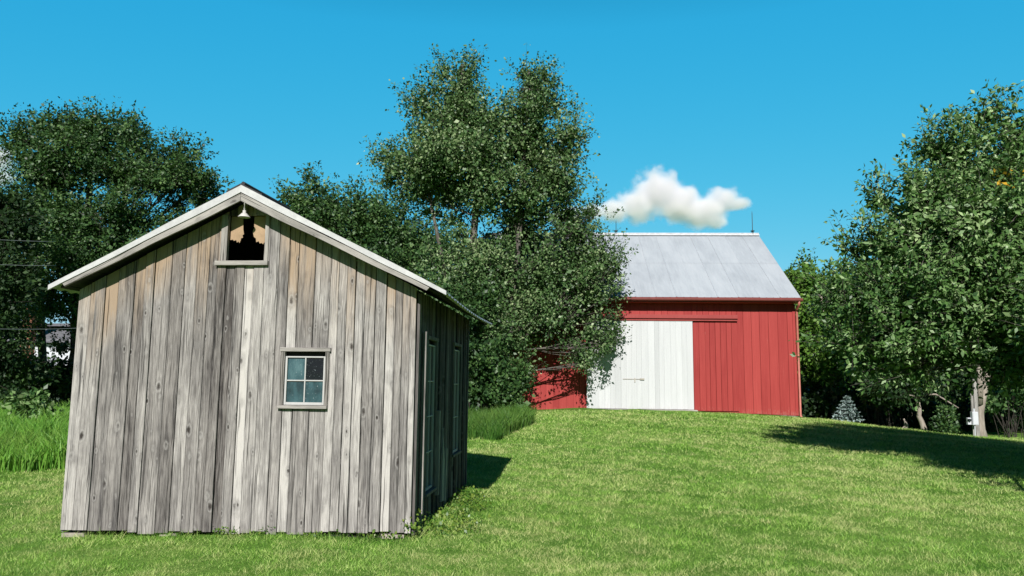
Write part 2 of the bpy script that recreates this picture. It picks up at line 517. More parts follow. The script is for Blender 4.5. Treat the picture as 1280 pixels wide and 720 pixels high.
def blades(px, py, h, w, lean, tone, segs=1, hz=None):
    """one blade (triangle, or quad with a tip) per sample"""
    n = len(px)
    z = np.array([gz(a, b) for a, b in zip(px, py)]) if hz is None else hz
    ang = rng.uniform(0, 2 * PI, n)
    dx, dy = np.cos(ang), np.sin(ang)
    la = rng.uniform(0, 2 * PI, n)
    lx, ly = np.cos(la) * lean * h, np.sin(la) * lean * h
    base = np.stack([px, py, z - 0.01], 1)
    side = np.stack([dx, dy, np.zeros(n)], 1) * (w / 2)[:, None]
    if segs == 1:
        tip = base + np.stack([lx, ly, h], 1)
        v = np.stack([base - side, base + side, tip], 1).reshape(-1, 3)
        return v, np.repeat(tone, 3), 3
    mid = base + np.stack([lx * 0.35, ly * 0.35, h * 0.62], 1)
    tip = base + np.stack([lx * 1.3, ly * 1.3, h * 0.98], 1)
    v = np.stack([base - side, base + side, mid + side * 0.8, tip, ], 1)
    v2 = np.stack([mid - side * 0.8, base - side, mid + side * 0.8, tip], 1)
    q1 = np.stack([base - side, base + side, mid + side * 0.8, mid - side * 0.8], 1)
    q2 = np.stack([mid - side * 0.8, mid + side * 0.8, tip + side * 0.1, tip - side * 0.1], 1)
    v = np.concatenate([q1, q2], 1).reshape(-1, 3)
    return v, np.repeat(tone, 8), 4


def build_lawn():
    n = 560000
    # samples follow the distance so that near grass is dense and far grass sparse but broader
    Y = 5.2 * (30 / 5.2) ** (rng.uniform(0, 1, n) ** 1.0)
    X = rng.uniform(-0.86, 0.86, n) * Y + rng.normal(0, 0.4, n)
    u, v = shed_local_np(X, Y)
    keep = ~((u > -3.84) & (u < 0.02) & (v > -0.02) & (v < 3.97))
    # the barn mound and the tall meadow
    keep &= ~((X < -5.2) & (Y > 13.6))
    keep &= ~((Y > 31.6) & (X < 12.2))
    X, Y = X[keep], Y[keep]; n = len(X)
    k = np.clip(Y / 7.0, 0.8, None)
    # tufts: a lumpy field of heights
    lump = 0.5 + 0.5 * np.sin(X * 2.3 + 1.4 * np.sin(Y * 1.7)) * np.sin(Y * 2.9 + 1.1 * np.sin(X * 1.9))
    lump2 = 0.5 + 0.5 * np.sin(X * 7.3 + 2 * np.sin(Y * 5.1)) * np.sin(Y * 8.3 + np.sin(X * 6.1))
    h = (0.018 + 0.014 * lump + 0.024 * lump2) * rng.uniform(0.6, 1.35, n) * k ** 0.35
    w = 0.0060 * rng.uniform(0.6, 1.3, n) * k
    # longer, unmown grass along the foot of the shed
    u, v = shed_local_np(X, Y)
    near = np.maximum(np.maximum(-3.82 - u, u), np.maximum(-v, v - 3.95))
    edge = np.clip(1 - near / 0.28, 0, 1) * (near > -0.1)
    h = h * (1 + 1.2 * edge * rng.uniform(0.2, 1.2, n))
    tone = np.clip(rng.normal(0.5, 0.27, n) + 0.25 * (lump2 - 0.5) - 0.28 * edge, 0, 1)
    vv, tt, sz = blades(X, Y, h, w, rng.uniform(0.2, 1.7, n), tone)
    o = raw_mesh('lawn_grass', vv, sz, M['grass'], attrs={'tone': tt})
    tag(o, 'mown yellow green lawn grass with dry straw patches', 'grass', kind='stuff')


def shed_local_np(x, y):
    c, s = math.cos(-SYAW), math.sin(-SYAW)
    dx, dy = x - SX, y - SY
    return c * dx - s * dy, s * dx + c * dy


build_lawn()


def meadow(name, label, n, sampler, hr, w, mat):
    P = np.array([sampler() for _ in range(n)])
    h = rng.uniform(hr[0], hr[1], n) * (0.75 + 0.25 * np.sin(P[:, 0] * 2.1 + P[:, 1]) * np.sin(P[:, 1] * 1.3))
    vv, tt, sz = blades(P[:, 0], P[:, 1], h, w * rng.uniform(0.6, 1.4, n), rng.uniform(0.1, 0.55, n),
                        np.clip(rng.normal(0.5, 0.2, n), 0, 1), segs=2)
    o = raw_mesh(name, vv, sz, mat, attrs={'tone': tt})
    tag(o, label, 'grass', kind='stuff')


def s_left():
    while True:
        y = random.uniform(13.0, 27) if random.random() < 0.75 else random.uniform(13.0, 16)
        x = -random.uniform(0.44, 0.82) * y
        if y > 13.2 + 0.25 * math.sin(x * 2.2) + 0.1 * math.sin(x * 7): return x, y


def s_right():
    while True:
        x = random.uniform(-3.2, 0.75); y = random.uniform(19.0, 25)
        if y > 19.3 + 0.25 * math.sin(x * 5) + max(0, (x + 0.35)) * 4.2 and not in_shed(x, y, 0.1): return x, y


meadow('tall_grass', 'bright green uncut meadow grass left of the shed', 26000, s_left, (0.5, 0.95), 0.017, M['tall'])
meadow('tall_grass', 'tuft of tall dark green grass in front of the poplar foot', 12000, s_right, (0.4, 0.8), 0.015, M['talldark'])


# ------------------------------------------------------------------ foliage
def leaves_np(base, ax, nrm, L, W):
    side = np.cross(ax, nrm)
    side /= np.linalg.norm(side, axis=1, keepdims=True) + 1e-9
    nn = np.cross(side, ax)
    L = L[:, None]; W = W[:, None]
    a = base; b = base + ax * L * 0.45 + side * W + nn * W * 0.25
    c = base + ax * L - nn * L * 0.06; d = base + ax * L * 0.45 - side * W + nn * W * 0.25
    return np.stack([a, b, c, d], 1).reshape(-1, 3)


def unit(v): return v / (np.linalg.norm(v, axis=-1, keepdims=True) + 1e-9)


def sprays(blobs, n_sprays, per, leaf, spread=0.5, up=0.35, length=(0.5, 1.1), shell=2.4, droop=0.0, clump=9, cr=0.34, wid=(0.27, 0.37), core=0.22):
    """leaves along short twigs; the twigs gather in clumps on the lobes of the crown; returns leaf quads, tones and the twigs"""
    vol = np.array([b[1][0] * b[1][1] * b[1][2] ** 1.0 * (b[2] if len(b) > 2 else 1) for b in blobs]) ** 0.75
    cnt = np.maximum(2, (n_sprays * vol / vol.sum()).astype(int))
    B = []; A = []; NR = []; T = []; SC = []; tw = []
    for (c, r, *_), k in zip(blobs, cnt):
        c = np.array(c); r = np.array(r)
        kc = max(2, int(round(k / clump)))
        d = unit(rng.normal(0, 1, (kc, 3)))
        rad = rng.uniform(0.12, 1, kc) ** (1 / shell)
        cen = c + d * r * (rad * rng.uniform(0.8, 1.12, kc))[:, None] * 0.9
        ctone = rng.normal(0.46, 0.10, kc)
        csize = float(np.mean(r)) * cr * rng.uniform(0.65, 1.35, kc)
        idx = rng.integers(0, kc, k)
        cd = unit(rng.normal(0, 1, (k, 3)) + d[idx] * 0.7 + np.array([0, 0, 0.25]))
        p = cen[idx] + cd * (csize[idx] * rng.uniform(0.25, 1.0, k) ** 0.5)[:, None] * np.array([1.15, 1.15, 0.72])
        ln = rng.uniform(length[0], length[1], k)
        dr = unit(cd * 0.55 + d[idx] * 0.45 + np.array([0, 0, up]) + rng.normal(0, 0.3, (k, 3)))
        tw.append((c, p, dr, ln))
        m = per
        t = rng.uniform(0, 1, (k, m))
        sp = (spread * (1.0 - 0.6 * t))[:, :, None]
        off = rng.normal(0, 0.36, (k, m, 3)) * sp
        base = p[:, None, :] + dr[:, None, :] * (t * ln[:, None])[:, :, None] + off
        base[:, :, 2] -= droop * t ** 2 * ln[:, None]
        ax = unit(dr[:, None, :] * 0.5 + unit(off) * 0.8 + rng.normal(0, 0.45, (k, m, 3)) + np.array([0, 0, -0.25]))
        nr = unit(np.array([0, -0.15, 0.5]) + cd[:, None, :] * 0.75 + rng.normal(0, 0.5, (k, m, 3)))
        tone = np.clip(ctone[idx][:, None] + rng.normal(0.0, 0.07, (k, 1)) + rng.normal(0, 0.22, (k, m)), 0, 1)
        B.append(base.reshape(-1, 3)); A.append(ax.reshape(-1, 3)); NR.append(nr.reshape(-1, 3)); T.append(tone.ravel())
        SC.append(np.ones(k * m))
        # the inside of every clump is filled with larger overlapping leaves
        mc = max(1, int(k * per * core / kc))
        bc = cen[:, None, :] + rng.normal(0, 0.5, (kc, mc, 3)) * (csize * 0.95)[:, None, None] * np.array([1.1, 1.1, 0.75])
        B.append(bc.reshape(-1, 3)); A.append(unit(rng.normal(0, 1, (kc * mc, 3)))); NR.append(unit(rng.normal(0, 0.7, (kc * mc, 3)) + np.array([0, -0.5, 0.5])))
        T.append(np.clip(rng.normal(0.42, 0.16, kc * mc), 0, 1)); SC.append(np.full(kc * mc, 1.7))
    B = np.concatenate(B); A = np.concatenate(A); NR = np.concatenate(NR); T = np.concatenate(T); SC = np.concatenate(SC)
    n = len(B)
    L = leaf * SC * rng.uniform(0.5, 1.5, n)
    W = L * rng.uniform(wid[0], wid[1], n)
    return leaves_np(B, A, NR, L, W), np.repeat(T, 4), tw


def bez(p, q, sag, n=6):
    p = Vector(p); q = Vector(q)
    m = (p + q) / 2 + Vector(sag)
    return [p * (1 - t) ** 2 + m * 2 * t * (1 - t) + q * t ** 2 for t in [i / n for i in range(n + 1)]]


def tree(name, label, cat, trunk_pts, trunk_r, blobs, leafmat, bark, leaf=0.1, n_sprays=1200, per=30, spread=0.5, up=0.35,
         length=(0.5, 1.1), group=None, limb_from=0.3, limb_r=0.4, twigs=0.5, shell=2.4, droop=0.0, extra_stems=(), clump=9, cr=0.34, core=0.22, wid=(0.27, 0.37), limb_sag=-0.12, limb_bark=None):
    base = Vector(trunk_pts[0])
    root = empty(name, base, 0, label, cat, group)
    lv, lt, tw = sprays(blobs, n_sprays, per, leaf, spread, up, length, shell, droop, clump, cr, wid, core)
    bb = np.array(base, dtype=float)
    raw_mesh('crown', lv - bb, 4, leafmat, root, {'tone': lt})
    tb = MB(); lb = MB()
    pts = [Vector(p) for p in trunk_pts]
    k = len(pts)
    # resample the trunk with a slight wander
    fine = []
    for i in range(k - 1):
        for s in range(3):
            t = s / 3
            fine.append(pts[i].lerp(pts[i + 1], t))
    fine.append(pts[-1])
    nf = len(fine)
    rad = [trunk_r * (1 - 0.72 * (i / (nf - 1)) ** 0.9) for i in range(nf)]
    rad[0] = trunk_r * 1.35
    wob = [Vector((random.uniform(-1, 1), random.uniform(-1, 1), 0)) * trunk_r * 0.18 for _ in fine]
    fine = [p + w - base for p, w in zip(fine, wob)]
    fine[0].z -= 0.12
    tb.tube(fine, rad, 10)
    for st in extra_stems:
        sp, sr = st
        sp = [Vector(p) - base for p in sp]
        tb.tube(sp, [sr * (1 - 0.5 * i / (len(sp) - 1)) for i in range(len(sp))], 9)
    for (c, p, dr, ln) in tw:
        c = Vector(c) - base
        lo = [f for i, f in enumerate(fine) if i / (nf - 1) >= limb_from and f.z < c.z + 0.4] or [fine[int(limb_from * (nf - 1))]]
        s = min(lo, key=lambda f: (f - c).length + 0.9 * abs((c.z - f.z) - 0.7 * (f - c).to_2d().length))
        i0 = fine.index(s)
        r0 = max(0.02, rad[i0] * limb_r)
        path = bez(s, c, (0, 0, limb_sag * (c - s).length), 6)
        path = [q + Vector((random.uniform(-1, 1), random.uniform(-1, 1), random.uniform(-1, 1))) * 0.05 * (0 < i < 6) for i, q in enumerate(path)]
        lb.tube(path, [r0 * (1 - 0.68 * i / 6) for i in range(7)], 6, cap=False)
        kk = len(p)
        sel = rng.choice(kk, max(1, int(min(kk, 24 + kk * 0.06))), replace=False)
        for j in sel:
            q = Vector(p[j]) - base
            anchor = path[random.randint(3, 6)]
            e = q + Vector(dr[j]) * float(ln[j])
            pp = bez(anchor, q, (0, 0, -0.1 * (q - anchor).length), 3) + [e]
            rr = min(0.028, r0 * 0.34)
            lb.tube(pp, [rr, rr * 0.75, rr * 0.5, rr * 0.35, rr * 0.15], 4, cap=False)
        for j in range(int(kk * twigs)):
            q = Vector(p[j]) - base
            lb.tube([q, q + Vector(dr[j]) * float(ln[j])], [0.007, 0.003], 3, cap=False)
    tb.build('trunk', bark, root, smooth=True)
    lb.build('branches', limb_bark or bark, root, smooth=True)
    return root


def blob(px, py, Y, rpx, ry=None, asp=1.0, w=1.0):
    """a lobe of a crown: centre surveyed at distance Y, radius in photograph units at that distance"""
    r = rpx / 940 * Y
    return (tuple(at(px, py, Y)), (r, ry if ry else min(r * 0.95, 1.25 + 0.3 * r), r * asp), w)


def gp(px, Y, dz=0.0):
    x = (px - 640) / 940 * Y
    return Vector((x, Y, gz(x, Y) + dz))


# the tall poplar in front of the barn's left half
YD = 29.8
blobsD = [
    blob(570, 108, 30.16, 26, asp=1.35), blob(556, 147, 30.48, 42), blob(600, 163, 29.84, 38), blob(522, 197, 30.56, 42), blob(489, 218, 30.56, 20),
    blob(572, 198, 29.36, 52), blob(664, 104, 30.4, 22, asp=1.5), blob(675, 147, 30.0, 36), blob(702, 173, 30.32, 26, asp=1.3), blob(640, 183, 29.52, 46),
    blob(700, 219, 30.16, 32), blob(545, 240, 30.16, 42), blob(615, 233, 29.68, 48, w=0.6), blob(680, 255, 29.84, 42), blob(722, 276, 30.16, 22),
    blob(575, 292, 30.48, 34, w=0.4), blob(700, 312, 31.1, 38), blob(745, 330, 31.1, 30, asp=0.7), blob(762, 336, 31.1, 20, asp=0.6), blob(745, 345, 31.1, 26, asp=.6), blob(650, 330, 31.1, 48),
    blob(600, 350, 29.68, 42), blob(688, 370, 31.1, 48), blob(728, 385, 31.1, 32), blob(635, 398, 31.1, 40), blob(760, 424, 31.1, 18, asp=0.6),
    blob(728, 428, 31.1, 26, asp=0.6), blob(600, 425, 29.2, 36), blob(630, 440, 29.04, 24), blob(605, 475, 28.96, 34), blob(736, 450, 31.1, 15, asp=0.6), blob(622, 492, 29.04, 20),
    blob(570, 470, 29.36, 36), blob(545, 420, 29.68, 40), blob(560, 360, 29.84, 40),
]
b0 = gp(612, YD)
tree('poplar_tree', 'tall two peaked poplar covering the left half of the red barn', 'tree',
     [b0, at(606, 430, 29.8), at(592, 330, 29.8), at(594, 240, 29.8), at(585, 150, 29.8), at(577, 80, 30.0)], 0.24, blobsD, M['poplar'], M['bark'],
     leaf=0.112, n_sprays=4600, per=28, spread=0.42, up=0.8, length=(0.5, 1.35), clump=9, cr=0.4, limb_from=0.18, twigs=0.4, limb_r=0.24,
     extra_stems=[([b0 + Vector((0.3, 0.1, 0)), at(640, 400, 29.900000000000002), at(648, 300, 29.900000000000002), at(656, 200, 29.900000000000002), at(662, 90, 30.0)], 0.16),
                  ([b0 + Vector((-0.4, 0.2, 0)), at(575, 420, 30.1), at(548, 300, 30.2), at(528, 200, 30.2)], 0.11)])

# the broad tree whose crown enters the frame from the right
blobsE = [
    blob(1268, 180, 15, 50), blob(1205, 205, 15, 42), blob(1150, 250, 15.2, 40), blob(1188, 300, 14.6, 62), blob(1105, 325, 15.4, 40), blob(1255, 285, 14.2, 76),
    blob(1085, 385, 15.5, 36), blob(1150, 385, 14.9, 58), blob(1225, 385, 14.4, 62), blob(1300, 370, 14.5, 80), blob(1335, 245, 15, 80), blob(1056, 365, 15.8, 22),
    blob(1112, 440, 15.2, 30), blob(1170, 436, 14.8, 28), blob(1262, 440, 14.6, 30), blob(1400, 320, 15.5, 100), blob(1390, 430, 15, 80), 
    blob(1070, 320, 15.6, 16), blob(1100, 262, 15.4, 18), blob(1225, 150, 15.2, 20), blob(1165, 190, 15.2, 22), blob(1060, 430, 15.5, 22), blob(1090, 462, 15.4, 22, asp=.7), blob(1140, 455, 15.0, 26, asp=.8), blob(1200, 450, 14.8, 28, asp=.7), blob(1250, 452, 14.6, 28, asp=.7), blob(1290, 430, 14.6, 40),
    blob(1450, 395, 10.5, 85), blob(1395, 405, 11.5, 75), blob(1355, 410, 12.6, 60), blob(1455, 438, 9.0, 22, asp=.5), blob(1480, 380, 12.0, 100), blob(1440, 330, 13, 95), blob(1560, 420, 10.8, 90),
]
bE = gp(1338, 15.6)
rootE = tree('broadleaf_tree', 'big broad leafed tree leaning in from the right edge', 'tree',
     [bE, at(1335, 480, 15.6), at(1328, 380, 15.6), at(1318, 260, 15.4), at(1300, 210, 15.2)], 0.21, blobsE, M['apple'], M['bark'],
     leaf=0.098, n_sprays=5600, per=25, spread=0.24, up=0.35, length=(0.35, 0.9), limb_from=0.3, twigs=0.5, wid=(0.2, 0.28), cr=0.42, clump=8, limb_sag=0.08, limb_r=0.3)
yl, yt, _ = sprays([(tuple(at(1258, 229, 13.4)), (0.16, 0.1, 0.07))], 3, 9, 0.085, 0.2, 0.2, (0.1, 0.25))
yo = raw_mesh('yellow_leaves', yl - np.array(rootE.location), 4, M['yellow'], rootE, {'tone': yt}); yo['kind'] = 'stuff'

# the big dark tree behind the shed on the left
blobsA = [
    blob(72, 174, 36, 30, asp=0.7), blob(132, 172, 36, 40, asp=0.7), blob(30, 186, 36.5, 26, asp=0.8), blob(172, 202, 35.5, 32, asp=0.8), blob(222, 212, 36, 28, asp=0.8), blob(252, 227, 36, 22, asp=0.7),
    blob(95, 203, 35, 50, asp=0.45), blob(160, 221, 35, 32, asp=0.6), blob(215, 233, 35, 34, asp=0.5), blob(52, 217, 36, 34, asp=0.5), blob(70, 228, 35.5, 26, asp=.4),
    blob(60, 285, 35, 48, asp=0.7), blob(130, 275, 34.5, 44, asp=0.7), blob(218, 290, 35.5, 30, asp=0.5), blob(235, 249, 36, 22, asp=.5), 
    blob(110, 325, 34.5, 50, asp=0.7), blob(30, 340, 35, 36, asp=0.7), blob(75, 378, 34.5, 40, asp=0.5), blob(180, 315, 35, 40), blob(250, 330, 36, 36), 
    blob(92, 435, 35, 22, asp=0.8, w=.8), blob(20, 400, 35, 24), blob(20, 256, 36, 26, asp=.6)
]
bA = gp(92, 36)
tree('dark_leafed_tree', 'large dark crowned tree rising behind the left roof slope of the shed', 'tree',
     [bA, at(95, 440, 36), at(100, 350, 36), at(108, 270, 36), at(118, 180, 36)], 0.36, blobsA, M['walnut'], M['bark'],
     leaf=0.135, n_sprays=3300, per=29, spread=0.45, clump=10, cr=0.33, core=0.14, up=0.25, length=(0.6, 1.4), limb_from=0.3, twigs=0.3,
     extra_stems=[([bA + Vector((1.0, .3, 0)), at(135, 380, 36.2), at(150, 290, 36.2), at(165, 200, 36.2)], 0.2),
                  ([bA + Vector((-1.2, .3, 0)), at(50, 380, 36.2), at(45, 290, 36.2), at(50, 180, 36.2)], 0.2)])
bB = gp(-22, 29)
tree('dark_leafed_tree', 'dark tree cut by the left edge behind the power wires', 'tree',
     [bB, at(-20, 400, 29), at(-18, 320, 29), at(-14, 250, 29)], 0.25,
     [blob(-2, 262, 29, 26), blob(-12, 320, 29, 44), blob(0, 370, 28.5, 36), blob(-8, 425, 28.5, 34), blob(10, 460, 29, 26), blob(-40, 280, 29, 50)],
     M['dark'], M['darkbark'], leaf=0.15, n_sprays=620, per=28, spread=0.6, twigs=0.2)
bC = gp(430, 42)
tree('dark_leafed_tree', 'dark tree behind the ridge of the shed and left of the poplar', 'tree',
     [bC, at(432, 420, 42), at(430, 330, 42), at(420, 250, 42)], 0.3,
     [blob(362, 259, 42, 24, asp=.8), blob(408, 256, 42, 30, asp=.9), blob(445, 274, 42, 34), blob(490, 290, 42, 36), blob(395, 290, 41.5, 44), blob(455, 320, 41, 52), blob(520, 320, 42, 44),
      blob(380, 330, 42, 44), blob(510, 370, 41.5, 46), blob(340, 300, 42.5, 40)],
     M['walnut'], M['darkbark'], leaf=0.155, n_sprays=1700, per=29, spread=0.6, clump=8, cr=0.4, length=(0.6, 1.4), twigs=0.2)

# right background: trees behind the lawn edge
G_R = 'background trees at the right end of the lawn'
b1 = gp(1043, 34)
tree('locust_tree', 'fresh green tree beside the right wall of the barn', 'tree',
     [b1, at(1042, 490, 34), at(1036, 430, 34), at(1026, 370, 34)], 0.15,
     [blob(1012, 372, 36, 26), blob(1036, 358, 35, 24), blob(1010, 415, 35, 30), blob(1040, 400, 34, 34), blob(1050, 445, 33.5, 26), blob(1015, 455, 34.5, 26), blob(1070, 375, 35, 34), blob(1085, 430, 34.5, 30), blob(1003, 345, 36.5, 14),
      blob(1025, 485, 35, 18)],
     M['fresh'], M['palebark'], leaf=0.16, n_sprays=1000, per=28, spread=0.55, group=G_R, twigs=0.3)
specs = [(1100, 41, 330, 'deep green tree behind the small blue spruce', 0), (1168, 43, 320, 'deep green tree behind the thin trunk with a crooked branch', 1),
         (1262, 45, 330, 'deep green tree behind the trunk with the electric boxes', 2), (1345, 42, 330, 'deep green tree at the far right corner of the lawn', 3)]
for px, Y, top, lab, i in specs:
    b = gp(px, Y)
    bl = [blob(px + random.uniform(-30, 30), top + 30 + k * 17, Y + random.uniform(-1.2, 1.2), 36 + 6 * (k % 3)) for k in range(9)]
    tree('woodland_tree', lab, 'tree', [b, at(px, 470, Y), at(px + 5, 410, Y), at(px, top + 20, Y)], 0.22, bl, M['dark'], M['darkbark'],
         leaf=0.22, n_sprays=520, per=26, spread=0.8, group=G_R, twigs=0.1)

# the pale double trunk carrying the electric boxes
bT = gp(1220, 27)
tree('pale_trunk_tree', 'tree with a thick pale forked trunk carrying two electric boxes', 'tree',
     [bT, at(1224, 515, 27), at(1231, 480, 27), at(1240, 440, 27), at(1244, 380, 27)], 0.19,
     [blob(1240, 410, 27, 50, asp=.6), blob(1190, 390, 27.5, 60, asp=.6), blob(1290, 385, 27.5, 60, asp=.7), blob(1240, 330, 27.5, 80, asp=.8), blob(1130, 360, 28, 60, asp=.8), blob(1330, 340, 28, 80), blob(1230, 270, 28, 60)],
     M['dark'], M['palebark'], leaf=0.17, n_sprays=900, per=28, spread=0.6, group=G_R, limb_from=0.7, twigs=0.2, limb_bark=M['darkbark'],
     extra_stems=[([at(1224, 505, 26.9), at(1225, 478, 26.8), at(1222, 440, 26.8), at(1215, 390, 27)], 0.12)])
bS = gp(1150, 28.5)
tree('thin_trunk_tree', 'small tree with a thin pale straight trunk and a crooked bare branch', 'tree',
     [bS, at(1149, 520, 28.5), at(1148, 500, 28.5), at(1149, 470, 28.5), at(1150, 430, 28.5)], 0.11,
     [blob(1150, 455, 28.5, 30, asp=.6), blob(1125, 470, 28.5, 24, asp=.6), blob(1175, 475, 28.5, 24, asp=.7), blob(1110, 492, 28.3, 14), blob(1150, 420, 29, 40)],
     M['dark'], M['palebark'], leaf=0.13, n_sprays=340, per=26, spread=0.5, group=G_R, limb_from=0.55, twigs=0.2, limb_bark=M['darkbark'],
     extra_stems=[([at(1148, 496, 28.4), at(1139, 494.5, 28.2), at(1136, 494, 28.1)], 0.04), ([at(1149, 496, 28.4), at(1160, 493, 28.2), at(1170, 493, 28.0), at(1180, 499, 27.9), at(1198, 510, 27.8)], 0.045)])


def bush(name, label, cat, blobs, mat, leaf, n_sprays, per=26, spread=0.4, up=0.5, length=(0.3, 0.7), group=None, stems=8, bark='darkbark'):
    c = Vector(blobs[0][0]); base = Vector((c.x, c.y, gz(c.x, c.y)))
    root = empty(name, base, 0, label, cat, group)
    lv, lt, tw = sprays(blobs, n_sprays, per, leaf, spread, up, length)
    raw_mesh('foliage', lv - np.array(base), 4, mat, root, {'tone': lt})
    mb = MB()
    for (cc, p, dr, ln) in tw:
        for j in range(min(stems, len(p))):
            q = Vector(p[j]) - base
            s = Vector((q.x * 0.5 + random.uniform(-.3, .3), q.y * 0.5, -0.05))
            mb.tube(bez(s, q, (0, 0, 0.15), 3), [0.012, 0.01, 0.008, 0.004], 4, cap=False)
    mb.build('stems', M[bark], root, smooth=True)
    return root


G_S = 'shrubs at the foot of the woods'
bush('shrub', 'dark shrub filling the gap between shed and poplar foot', 'shrub', [blob(600, 470, 27.5, 30), blob(585, 440, 28, 30), blob(575, 400, 28, 36), blob(640, 490, 28, 22)], M['walnut'], 0.13, 620)
bush('shrub', 'lit green shrub right of the pale forked trunk', 'shrub', [blob(1262, 480, 29, 22), blob(1275, 465, 29.5, 24), blob(1250, 500, 29, 14)], M['walnut'], 0.13, 200, group=G_S)
bush('shrub', 'low leafy shrub left of the pale forked trunk', 'shrub', [blob(1182, 522, 28, 11), blob(1175, 535, 27.5, 8), blob(1190, 535, 27.6, 7)], M['walnut'], 0.1, 90, group=G_S, length=(0.15, 0.35), spread=0.25)
bush('shrub', 'drooping green bush left of the thin pale trunk', 'shrub', [blob(1105, 490, 30, 18, asp=.7), blob(1120, 478, 30, 16, asp=.7), blob(1088, 480, 30.5, 14)], M['walnut'], 0.12, 200, group=G_S)
bush('leafy_weed', 'broad leafed weed standing up from the meadow at left', 'plant', [blob(42, 508, 21, 11, asp=.8), blob(30, 514, 21, 8), blob(55, 514, 21, 7)], M['apple'], 0.14, 34, per=18, length=(0.25, 0.5), spread=0.3)
bush('hedge', 'dark hedge behind the meadow at the left edge', 'hedge', [blob(x, 478 + 6 * math.sin(x), 33, 22) for x in range(-60, 130, 22)], M['dark'], 0.16, 620, length=(0.3, 0.7), spread=0.5, stems=3)


def far_wood(name, label, x0, x1, Y0, Y1, topf, n, seed, leaf=0.5):
    r = np.random.default_rng(seed)
    px = r.uniform(x0, x1, n); Y = r.uniform(Y0, Y1, n)
    X = (px - 640) / 940 * Y
    zt = np.array([topf(a) for a in px]); zg = np.array([gz(a, b) for a, b in zip(X, Y)])
    top = EYE + (478 + (px - 640) * 0.0105 - zt) / 940 * Y
    top = top * (1 + 0.14 * np.sin(px * 0.11 + Y * 0.4) + 0.07 * np.sin(px * 0.31))
    z = zg + (top - zg) * r.uniform(0, 1, n) ** 0.8
    base = np.stack([X, Y, z], 1)
    ax = unit(r.normal(0, 1, (n, 3))); nr = unit(r.normal(0, .7, (n, 3)) + np.array([0, -.6, .6]))
    L = leaf * r.uniform(0.6, 1.3, n)
    v = leaves_np(base, ax, nr, L, L * 0.34)
    o = raw_mesh(name, v, 4, M['dark'], attrs={'tone': np.repeat(np.clip(r.normal(.4, .2, n), 0, 1), 4)})
    tag(o, label, 'woods', kind='stuff')


far_wood('far_woods', 'dark wooded mass closing the view behind the right trees', 985, 1500, 48, 60, lambda x: 405, 52000, 3)
far_wood('far_woods', 'dark wooded mass behind the shed and poplar', 200, 760, 52, 60, lambda x: 380, 30000, 4)
far_wood('far_woods', 'dark wooded mass low behind the house at left', -160, 200, 62, 72, lambda x: 455, 16000, 5)


far_wood('undergrowth', 'dark undergrowth beneath the trees behind the lawn edge', 1000, 1420, 33, 46, lambda x: 488, 26000, 6, 0.26)


# blue spruce
def spruce(loc, h, label):
    root = empty('spruce_tree', loc, 0, label, 'tree')
    tb = MB(); tb.tube([(0, 0, -0.05), (0, 0, h * 0.98)], [0.035, 0.006], 6); tb.build('trunk', M['bark'], root)
    B = []; A = []; NR = []
    for k in range(7):
        z = h * (0.06 + 0.135 * k); rr = (1 - z / h) * h * 0.56
        nb = 11 if k < 5 else 6
        for j in range(nb):
            a = 2 * PI * j / nb + k * 0.7 + random.uniform(-.2, .2)
            d = np.array([math.cos(a), math.sin(a), 0.12])
            m = 34
            t = rng.uniform(0.05, 1, m)
            p = d * (t * rr)[:, None] + np.array([0, 0, z]) + rng.normal(0, 0.018, (m, 3))
            B.append(p); A.append(unit(d + rng.normal(0, .6, (m, 3)))); NR.append(unit(rng.normal(0, .5, (m, 3)) + np.array([0, -.3, 1])))
    B = np.concatenate(B); A = np.concatenate(A); NR = np.concatenate(NR); n = len(B)
    L = rng.uniform(0.06, 0.11, n)
    raw_mesh('crown', leaves_np(B, A, NR, L, L * 0.3), 4, M['spruce'], root, {'tone': np.repeat(rng.uniform(0, 1, n), 4)})


spruce(gp(1056, 30.0, 0.0), 1.1, 'small blue spruce at the lawn edge right of the barn')

# dead stump and sticks beneath the trees
sb = gp(1127, 29.5)
root = empty('dead_stump', sb, 0, 'broken pale dead stump left of the thin pale trunk', 'stump')
mb = MB(); mb.tube([(0, 0, -0.1), (0.02, 0, 0.2), (-0.06, 0, 0.42)], [0.1, 0.08, 0.03], 8); mb.build('stump', M['palebark'], root, smooth=True)
mb = MB(); mb.tube([(0.0, 0, 0.18), (-0.22, -0.1, 0.02), (-0.4, -0.15, -0.1)], [0.03, 0.025, 0.015], 5); mb.build('fallen_limb', M['palebark'], root, smooth=True)

# ------------------------------------------------------------------ electric boxes and stub posts at the pale trunk
tloc = at(1218, 523, 26.55)
root = empty('electric_box', tloc, 0, 'larger pale grey electric box on the pale forked trunk', 'electric box')
mb = MB(); mb.box(-0.10, 0.10, -0.07, 0.07, -0.23, 0.23); mb.build('housing', M['elecbox'], root, bevel=0.01)
mb = MB(); mb.box(-0.085, 0.085, -0.084, -0.072, -0.21, 0.21); mb.build('cover', M['elecbox'], root, bevel=0.004)
for c_ in (([(0, 0, 0.225), (0, 0, 0.34)], 0.03), ([(0, 0, -0.225), (0, 0.02, -0.62)], 0.02)):
    mb = MB(); mb.tube(c_[0], [c_[1]] * 2, 8); mb.build('conduit', M['elecbox'], root)
root = empty('electric_meter', at(1211, 526, 26.6), 0, 'smaller grey electric meter left of the larger box', 'electric meter')
mb = MB(); mb.box(-0.06, 0.06, -0.05, 0.05, -0.13, 0.11); mb.build('housing', M['elecbox'], root, bevel=0.008)
mb = MB(); mb.tube([(-0.02, -0.05, 0.03), (-0.02, -0.12, 0.03)], [0.05, 0.045], 12); mb.build('meter_dial', M['darkglass'], root)
